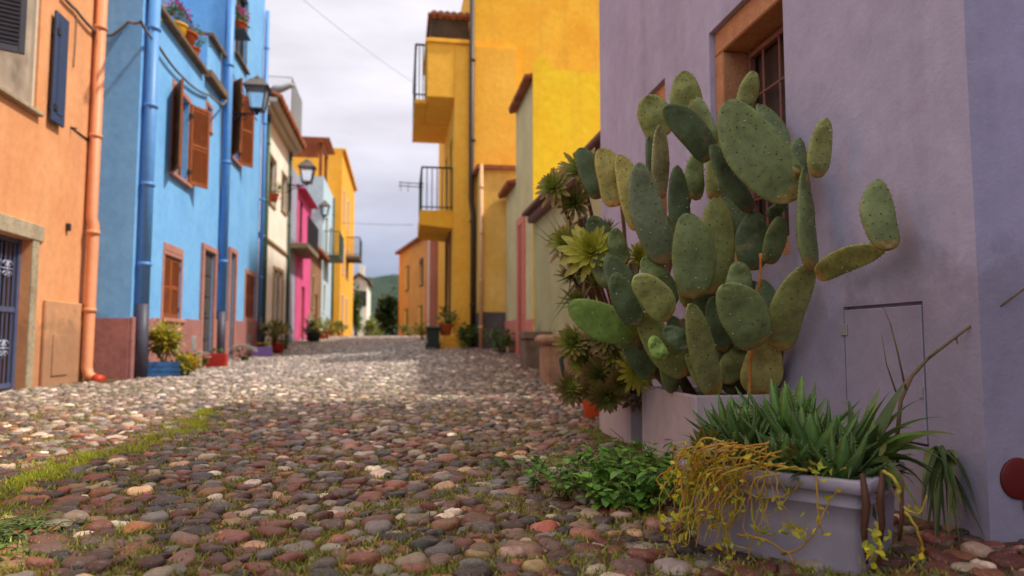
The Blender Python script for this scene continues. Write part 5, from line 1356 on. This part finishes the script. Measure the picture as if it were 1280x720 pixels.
def aeonium(label, root, items, seed):
    t = thing('aeonium', label, 'succulent', root, 'branching aeoniums among the planters'); r = random.Random(seed); mb = MB()
    for (px, py, Y, rad, k, dx, dy) in items:
        c = onY(px, py, Y); S = rad*Y/F_PX
        o = RS[k].copy(); col.objects.link(o); o.parent = t; o.matrix_parent_inverse = Matrix.Translation(-Vector(root))
        d = (RM @ Vector((dx, dy, .55))).normalized(); q = d.to_track_quat('Z','Y').to_matrix().to_4x4()
        o.matrix_basis = Matrix.Translation(c - d*S*.2) @ q @ Matrix.Rotation(r.uniform(0,6),4,'Z') @ Matrix.Scale(S*.95, 4)
        m1 = Vector(root).lerp(c, .45) + Vector((r.gauss(0,.03), r.gauss(0,.04), -.04)); m2 = c - d*S*.8 + Vector((0,0,-.01))
        P_ = []
        for i in range(13):
            u = i/12; a1 = Vector(root).lerp(m1,u); a2 = m1.lerp(m2,u); a3 = m2.lerp(c-d*S*.15,u); b1 = a1.lerp(a2,u); b2 = a2.lerp(a3,u); P_.append(b1.lerp(b2,u)+Vector((r.gauss(0,.003),r.gauss(0,.003),r.gauss(0,.003))))
        k_ = r.uniform(.8,1.2); mb.col = (.22*k_,.115*k_,.06*k_,1); mb.tube(P_, [.016-.0055*i/12 for i in range(13)], 7)
    mb.build('stems', CACT, t)
aeonium('tall aeonium with reddish rosettes left of the cactus, highest rosettes against the yellow wall', (1.45,4.35,.33), [
 (690,232,4.0,27,0,-.5,.35),(727,208,4.05,38,0,-.2,.75),(716,252,4.0,25,2,-.4,.1),(733,232,4.2,22,3,0,.6),(776,206,4.2,22,3,.1,1),(867,212,4.0,22,4,.5,.3),(868,240,4.0,16,4,.4,.1),(705,302,3.95,30,0,-.6,.3)], 1)
aeonium('aeonium with one bright yellow green rosette, mid height left of the cactus', (1.45,4.3,.33), [
 (738,312,3.75,40,1,-.1,.25),(722,375,3.9,30,4,-.4,.5),(745,352,3.95,26,3,0,.7),(712,345,4.0,22,4,-.6,.1),(760,285,4.1,22,3,0,.8),(755,420,3.9,26,2,-.1,.2),(718,420,4.0,24,3,-.5,.0),(785,352,4.0,22,2,0,.4)], 2)
aeonium('wide aeonium of many small rosettes hanging over the terracotta pot', (1.45,4.4,.33), [
 (728,452,4.05,26,0,-.5,.0),(750,470,3.95,28,2,-.2,-.2),(770,440,3.9,26,0,.1,.3),(796,462,3.75,30,1,.3,.2),(760,497,3.9,27,2,0,-.4),(740,490,4.0,20,2,-.3,-.4),(790,430,3.9,22,3,.2,.6),(735,430,4.0,22,3,-.2,.6),(810,445,3.9,20,2,.4,.2),(778,478,3.85,22,2,.1,-.2),(715,440,4.1,18,0,-.6,-.1),(765,455,3.9,22,3,0,.2)]+[(rnd.uniform(700,806),rnd.uniform(300,490),rnd.uniform(3.95,4.35),rnd.uniform(17,27),rnd.choice([0,1,2,3,3,4]),rnd.uniform(-.6,.3),rnd.uniform(-.2,.8)) for _ in range(20)], 3)
aeonium('small dark aeonium at the back between cactus and wall, right of the cane', (1.7,3.75,.36), [
 (962,365,3.35,20,4,.2,.8),(968,390,3.3,20,4,.4,.4),(962,412,3.3,18,4,.2,.2),(950,380,3.45,16,4,-.2,.5)], 4)
for o in RS: bpy.data.objects.remove(o)

# pointed leaves on the far left of the foliage
def strap_plant(name, label, root, tips, W, cols, kind='strap', cat='plant', seed=0, rows=8, parent_only=False):
    r = random.Random(seed); root = Vector(root); t = thing(name, label, cat, root)
    mb = MB()
    for tip, arch in tips:
        b = root + Vector((r.uniform(-.03,.03), r.uniform(-.03,.03), 0)); tip = Vector(tip); k = r.choice(cols); kk = r.uniform(.8,1.2); mb.col = (k[0]*kk,k[1]*kk,k[2]*kk,1)
        m = b.lerp(tip,.55) + Vector((0,0,arch)); N_ = 12; pts = [b.lerp(m,i/N_).lerp(m.lerp(tip,i/N_), i/N_) for i in range(N_+1)]
        d0 = tip-b; side = d0.cross(Vector((0,0,1))); side = side.normalized() if side.length > 1e-3 else Vector((1,0,0)); vs = []
        side = (side + Vector((0,0,r.uniform(-.5,.5)))).normalized()
        for i, p in enumerate(pts):
            u = i/N_; w_ = W*(1-u**2.2)*(.6+.4*math.sin(math.pi*min(1,u+.2)))*.5; w_ = max(w_, .0008); T_ = (pts[min(i+1,N_)]-pts[max(i-1,0)]).normalized(); nn__ = side.cross(T_).normalized()
            vs += [p-side*w_+nn__*w_*.35, p, p+side*w_+nn__*w_*.35]
        b0 = len(mb.v); mb.add(vs, [q for i in range(N_) for q in ((i*3,i*3+1,i*3+4,i*3+3),(i*3+1,i*3+2,i*3+5,i*3+4))], True)
        if r.random() < .3:
            for j in range(b0+3*(N_-1), len(mb.v)): mb.c[j] = (.22,.10,.04,1)
    mb.build('leaves', LEAF, t); return t
r = random.Random(5); tips = []
for (px,py) in ((664,276),(668,290),(676,262),(690,268),(672,300),(690,330),(688,345),(692,392),(698,360),(700,262),(686,408),(705,330),(694,318),(680,312)): tips.append((onY(px,py,3.95+r.uniform(-.1,.1)), .02))
strap_plant('pointed_leaf_plant', 'green plant with narrow pointed leaves sticking out to the left of the aeoniums', onY(735,345,4.1), tips, .028, [(.06,.14,.04),(.10,.20,.05)], seed=3)
mb = MB(); pts = [onY(x,y,5.3) for x,y in ((742,470),(735,440),(722,428),(708,432),(701,450),(705,470),(718,490),(727,502))]; mb.col = (.05,.075,.05,1); mb.tube(pts, [.014,.018,.02,.02,.018,.016,.012,.004], 6)
tag(mb.build('hanging_leaf', SUCC), 'single dark strap leaf curling down beside the terracotta pot', 'leaf')

# ------------------------------------------------------------------ aloes in the trough
def aloe(label, c, n, L0, W0, seed, tint=1.0):
    r = random.Random(seed); c = Vector(c); t = thing('aloe', label, 'succulent', c, 'aloes in the plastic trough')
    mb = MB()
    for i in range(n):
        u = i/n; an = i*2.39996+r.uniform(-.2,.2); el = R(80-72*u+r.uniform(-7,7)); L = L0*(.72+.35*u)*r.uniform(.8,1.12); W = W0*r.uniform(.85,1.15)
        d = Vector((math.cos(an)*math.cos(el), math.sin(an)*math.cos(el), math.sin(el))); s = d.cross(Vector((0,0,1))).normalized(); nn__ = s.cross(d).normalized()
        N_ = 10; vs = []; p = c + d*.015; dd = d.copy(); k = r.uniform(.75,1.25)*tint; b0 = len(mb.v); base = []
        for j in range(N_+1):
            v = j/N_; w_ = max(.0012, W*.5*(1-v)**.75); th = w_*.42
            base.append((p.copy(), w_, nn__.copy()))
            vs += [p-s*w_, p-nn__*th*1.5, p+s*w_, p+nn__*(-th*.35)+nn__*th*.1]
            rot = Matrix.Rotation(r.uniform(.02,.05), 3, s); dd = rot@dd; nn__ = rot@nn__; p = p+dd*(L/N_)
        mb.col = (.075*k,.15*k,.038*k,1)
        mb.add(vs, [(j*4+q, j*4+(q+1)%4, (j+1)*4+(q+1)%4, (j+1)*4+q) for j in range(N_) for q in range(4)], True)
        for q in range(b0, len(mb.v)):
            v = ((q-b0)//4)/N_; kk = k*(1+.5*v); mb.c[q] = (.08*kk,.155*kk,.038*kk,1)
        mb.col = (.34,.36,.16,1); M_ = int(L/.012)
        for j in range(1, M_):
            v = j/M_*.93; f_ = v*N_; i0 = int(f_); a_ = base[i0]; b_2 = base[min(i0+1,N_)]; pp = a_[0].lerp(b_2[0], f_-i0); ww = a_[1]*(1-(f_-i0))+b_2[1]*(f_-i0)
            for sg_ in (-1,1):
                e = pp+s*sg_*ww; mb.add([e-d*.003-s*sg_*.001, e+d*.003-s*sg_*.001, e+s*sg_*.006+d*.003, e+a_[2]*.002], [(0,1,2),(1,3,2),(3,0,2)], False)
    mb.build('leaves', SUCC, t)
def inT(u, v, z=.0): return tl(u*LT, v*WT, zT*.93+z)
aloe('large dark green toothed aloe in the middle of the trough', inT(.36,.45,.02), 26, .23, .105, 1)
aloe('tall bright aloe at the back of the trough below the cane', inT(.62,.85,.05), 22, .26, .092, 2, 1.35)
aloe('small aloe near the left end of the trough above the yellow vines', inT(.80,.5,.04), 22, .19, .070, 3, 1.15)
aloe('small aloe peeking over the trough rim beside the cactus planter', inT(.97,.75,.05), 20, .19, .062, 4, 1.2)
aloe('small dark aloe leaning over the front rim of the trough', inT(.46,.16,.0), 20, .16, .062, 5, .95)
aloe('low aloe by the front corner of the trough under the strap leaves', inT(.17,.25,.0), 20, .17, .066, 6, .9)
r = random.Random(18); t_ = thing('filler_plant', 'low tangle of small green leaves filling the trough between the aloes', 'plant', inT(.5,.5)); mb = MB()
for u, v, n_ in ((.9,.2,70),(.7,.3,60),(.5,.6,60),(.25,.5,70),(.1,.3,60),(.3,.12,50),(.6,.1,60),(1.0,.5,60),(.05,.7,70)):
    leafcloud(mb, r, inT(u,v,.03), (.08,.08,.07), n_, .055, .014, [(.10,.17,.03),(.07,.12,.03),(.20,.22,.04),(.28,.24,.05)], 'lance', .5, 3)
mb.build('leaves', LEAF, t_)
r = random.Random(8); root = inT(.14,.62,-.01); GRS = [(.12,.20,.035),(.08,.14,.03),(.17,.24,.045),(.07,.11,.03)]
dpt = root.y
tips = [(onY(x,y,dpt+o_), a_) for x,y,o_,a_ in ((1136,470,.05,.03),(1100,485,.1,.04),(1180,522,-.05,.09),(1176,548,-.1,.1),(1150,500,.0,.08),(1085,505,.1,.05),(1112,490,-.05,.05),(1190,585,-.08,.13),(1140,535,-.15,.08),(1165,590,-.15,.1),(1070,550,-.1,.07),(1100,530,-.1,.05),(1150,555,.1,.05),(1185,612,-.12,.14),(1060,500,.12,.04),(1120,625,-.22,.12),(1060,600,-.2,.12),(1085,640,-.22,.13),(1150,640,-.2,.13),(1205,620,-.05,.15),(1045,560,-.15,.08),(1040,520,.05,.04),(1130,600,-.2,.10),(1170,630,-.16,.13),(1200,545,-.02,.10),(1020,610,-.16,.11))]
tips = [(Vector((min(t_.x, XP-.02), t_.y, t_.z)), a_) for t_, a_ in tips]
strap_plant('strap_leaf_plant', 'plant with long arching strap leaves at the wall end of the trough', root, tips, .056, GRS, seed=6)
root2 = onY(1178,562,2.16); root2.x = min(root2.x, XP-.06); tips = []
for k in range(30):
    x = r.uniform(1150,1250); y = r.uniform(620,712); q = onY(x,y,2.08+r.uniform(-.05,.08)); q.x = min(q.x, XP-.01); tips.append((q, r.uniform(.03,.15)))
strap_plant('hanging_strap_plant', 'dark strap leaves hanging down between the trough and the lavender corner', root2, tips, .024, [(.06,.10,.03),(.10,.15,.035),(.16,.18,.05)], seed=9)
# twig
def twig(name, label, cat, paths, mat):
    mb = MB()
    for pts, r0 in paths:
        mb.col = (.22,.15,.07,1); Q = [Vector(p) for p in pts]; mb.tube(Q, [r0*(1-.6*i/(len(Q)-1)) for i in range(len(Q))], 6)
    tag(mb.build(name, mat), label, cat)
Yt = 2.1
main = [onY(x,y,Yt+o_) for x,y,o_ in ((1120,560,.04),(1126,500,.05),(1140,470,.04),(1160,448,.02),(1190,425,0),(1220,402,-.03),(1250,383,-.06),(1285,358,-.1))]
twig('dry_branch', 'long thin dry branch rising from the trough across the lavender wall', 'branch', [(main,.007),([onY(1132,486,2.14),onY(1122,440,2.16),onY(1113,405,2.18),onY(1104,384,2.2)],.0035),([onY(1120,490,2.14),onY(1108,455,2.16),onY(1102,418,2.18)],.003),([onY(1195,422,2.1),onY(1197,430,2.09)],.004),([onY(1222,401,2.07),onY(1224,393,2.06)],.004),([onY(1160,448,2.11),onY(1172,436,2.1)],.003)], LEAF)

# ------------------------------------------------------------------ trailing yellow vines
vt = thing('trailing_vine', 'yellow and orange trailing succulent hanging over the front of the trough', 'plant', inT(.7,.1))
mb = MB(); ml = MB(); r = random.Random(12)
OC = [(.62,.27,.03),(.58,.34,.04),(.50,.36,.05),(.55,.45,.05)]
def vine(pts, r0, off=.03, c=None, leaves=0):
    Q = [onFace(x, y, off + .012*math.sin(i*2.1)) for i, (x, y) in enumerate(pts)]; S = []
    for i in range(len(Q)-1):
        a0 = Q[max(i-1,0)]; b0 = Q[i]; b1 = Q[i+1]; a1 = Q[min(i+2,len(Q)-1)]
        for k in range(6):
            u = k/6; S.append(.5*((2*b0)+(b1-a0)*u+(2*a0-5*b0+4*b1-a1)*u*u+(3*b0-a0-3*b1+a1)*u**3)+Vector((r.gauss(0,.0012),r.gauss(0,.0012),r.gauss(0,.0012))))
    S.append(Q[-1]); c = c or r.choice(OC); mb.col = (*c,1); mb.tube(S, [r0*.78*(1-.6*i/len(S)) for i in range(len(S))], 6)
    for k in range(leaves):
        q = r.choice(S[len(S)//3:]); kk = r.uniform(.7,1.2); cc = r.choice([(.70,.58,.03),(.60,.55,.05),(.36,.44,.05),(.74,.50,.03)]); ml.col = (cc[0]*kk,cc[1]*kk,cc[2]*kk,1)
        ml.leaf(q, rv(r)+Vector((0,0,.3)), rv(r), r.uniform(.013,.026), r.uniform(.009,.016), .4, 3, 'spat', .3)
for pts, r0 in (([(1010,588),(960,581),(925,573),(890,576),(870,590),(858,622),(850,660)],.006),([(916,572),(921,610),(921,640),(908,664),(915,680),(942,688)],.007),([(925,610),(950,622),(985,618),(1003,600)],.005),([(939,630),(944,658),(962,668),(970,664)],.005),([(922,668),(955,674),(985,690),(1006,680),(1021,660),(1034,632),(1047,612)],.005),([(925,560),(900,556),(880,560),(866,575),(845,570)],.006),([(1104,588),(1120,602),(1126,630),(1148,642),(1158,620)],.006),([(1132,640),(1147,664),(1152,690),(1132,718)],.005),([(985,690),(990,700),(996,716)],.004),([(870,560),(880,548),(905,553),(930,560),(975,572)],.006),([(1020,592),(1022,640),(1028,668)],.004)):
    vine(pts, r0, .03, leaves=5)
for i in range(84):
    x = r.triangular(828,985,880); y = r.uniform(555,600); pts = [(x+r.uniform(0,30), y-6)]; 
    for k in range(r.randint(3,6)): pts.append((x, y)); x += r.gauss(-2,9); y += r.uniform(10,30)
    pts = [(a_, min(b_, 700 - max(0,(905-a_))*.28)) for a_, b_ in pts]
    vine(pts, r.uniform(.0018,.0036), r.uniform(.02,.12), leaves=r.randint(1,5))
for (x, y) in ((846,603),(855,625),(868,600),(836,655),(850,668),(862,650),(1004,668),(985,664),(1093,682),(1088,700),(1030,590),(870,575),(858,690),(905,685),(1100,668)):
    for k in range(9):
        q = onFace(x+r.gauss(0,7), y+r.gauss(0,7), r.uniform(.03,.08)); cc = r.choice([(.76,.64,.03),(.62,.58,.05),(.44,.52,.05)]); ml.col = (*cc,1); ml.leaf(q, rv(r)+Vector((0,0,.4)), rv(r), r.uniform(.018,.03), r.uniform(.014,.022), .4, 3, 'spat', .3)
mb.build('stems', SUCC, vt); ml.build('leaves', LEAF, vt)
mb = MB()
for (pts, w_) in (([(1078,592),(1083,630),(1080,665),(1084,705)],.011),([(1104,588),(1100,625),(1103,655),(1099,690)],.010),([(1128,600),(1127,650),(1124,676)],.006)):
    mb.col = (.14,.06,.035,1); Q = [onFace(x,y,.02) for x,y in pts]; mb.tube(Q, [w_*.6,w_,w_*.8,w_*.3][:len(Q)], 6)
tag(mb.build('dead_leaves', LEAF), 'brown dead leaves hanging over the front corner of the trough', 'leaves')
# ------------------------------------------------------------------ weeds on the cobbles
def weed(label, pts, hmax, n, L, seed, cols):
    r = random.Random(seed); cs = [onG(x,y) for x,y in pts]; t = thing('leafy_weed', label, 'weed', cs[0]); ms, ml = MB(), MB()
    for i in range(n):
        a_, b_ = r.choice(cs), r.choice(cs); b = a_.lerp(b_, r.random()) + Vector((r.gauss(0,.05), r.gauss(0,.05), 0)); b.z = g(b.x,b.y); h = hmax*r.uniform(.35,1); e = b + Vector((r.gauss(0,.07), r.gauss(0,.07), h)); k = r.uniform(.8,1.2); ms.col = (.12*k,.16*k,.04*k,1)
        ms.tube([b, b.lerp(e,.5)+Vector((r.gauss(0,.01),r.gauss(0,.01),.02)), e], [.0028,.0022,.0012], 5)
        for j in range(r.randint(5,9)):
            u = r.uniform(.3,1.05); q = b.lerp(e,u); an = r.uniform(0,6.28); kk = r.uniform(.7,1.25); c = r.choice(cols); ml.col = (c[0]*kk,c[1]*kk,c[2]*kk,1)
            s = L*r.uniform(.6,1.2); ml.leaf(q, (math.cos(an),math.sin(an),r.uniform(-.2,.6)), (0,0,1), s, s*.72, r.uniform(.2,1.0), 5, 'heart', .25)
    ms.build('stems', LEAF, t); ml.build('leaves', LEAF, t)
weed('spreading bright green leafy weed on the cobbles at the foot of the pale planter', [(690,612),(720,632),(760,640),(800,642),(830,628),(780,610),(740,600),(820,600)], .19, 150, .046, 1, [(.15,.34,.04),(.11,.26,.035),(.21,.40,.06)])
weed('small pale weed clump left of the big leafy weed', [(652,592),(660,602),(648,585)], .06, 26, .022, 2, [(.16,.26,.05),(.12,.22,.04)])
weed('small green weed in front of the stone pedestals', [(716,500),(722,506)], .10, 26, .03, 3, [(.16,.28,.05),(.12,.22,.04)])
weed('low green weed patch at the bottom left edge of the street', [(6,672),(25,668),(-20,680)], .05, 70, .022, 4, [(.10,.18,.04),(.14,.22,.05)])
Q = [onY(x,y,3.0) for x,y in ((792,585),(784,565),(778,548),(768,540),(762,535))]; Q[0].z = .02
twig('dry_stalk', 'thin bare stalk rising from the leafy weed by the pale planter', 'stalk', [(Q,.003),([onY(784,565,3.0),onY(792,550,3.0),onY(800,543,3.0)],.002)], LEAF)
# clay tile fragment beside the trough
q = onG(1178,700) if False else Vector((0,0,0)); q = onY(1162,705,2.05)
mb = MB(); mb.M = Matrix.Translation((q.x, 2.05, .0)) @ Matrix.Rotation(R(20),4,'Z') @ Matrix.Rotation(R(-62),4,'X')
vs = []
for i in range(9):
    an = R(-55+110*i/8)
    for rad in (.10,.115):
        for z in (0,.13): vs.append((rad*math.sin(an), z, rad*math.cos(an)-.09))
mb.add(vs, [f_ for i in range(8) for f_ in ((i*4+2,i*4+3,i*4+7,i*4+6),(i*4,i*4+4,i*4+5,i*4+1),(i*4+1,i*4+5,i*4+7,i*4+3),(i*4,i*4+2,i*4+6,i*4+4))]+[(0,1,3,2),(32,34,35,33)], True)
tag(mb.build('roof_tile', TERRA), 'broken curved clay roof tile leaning at the right end of the trough', 'tile')
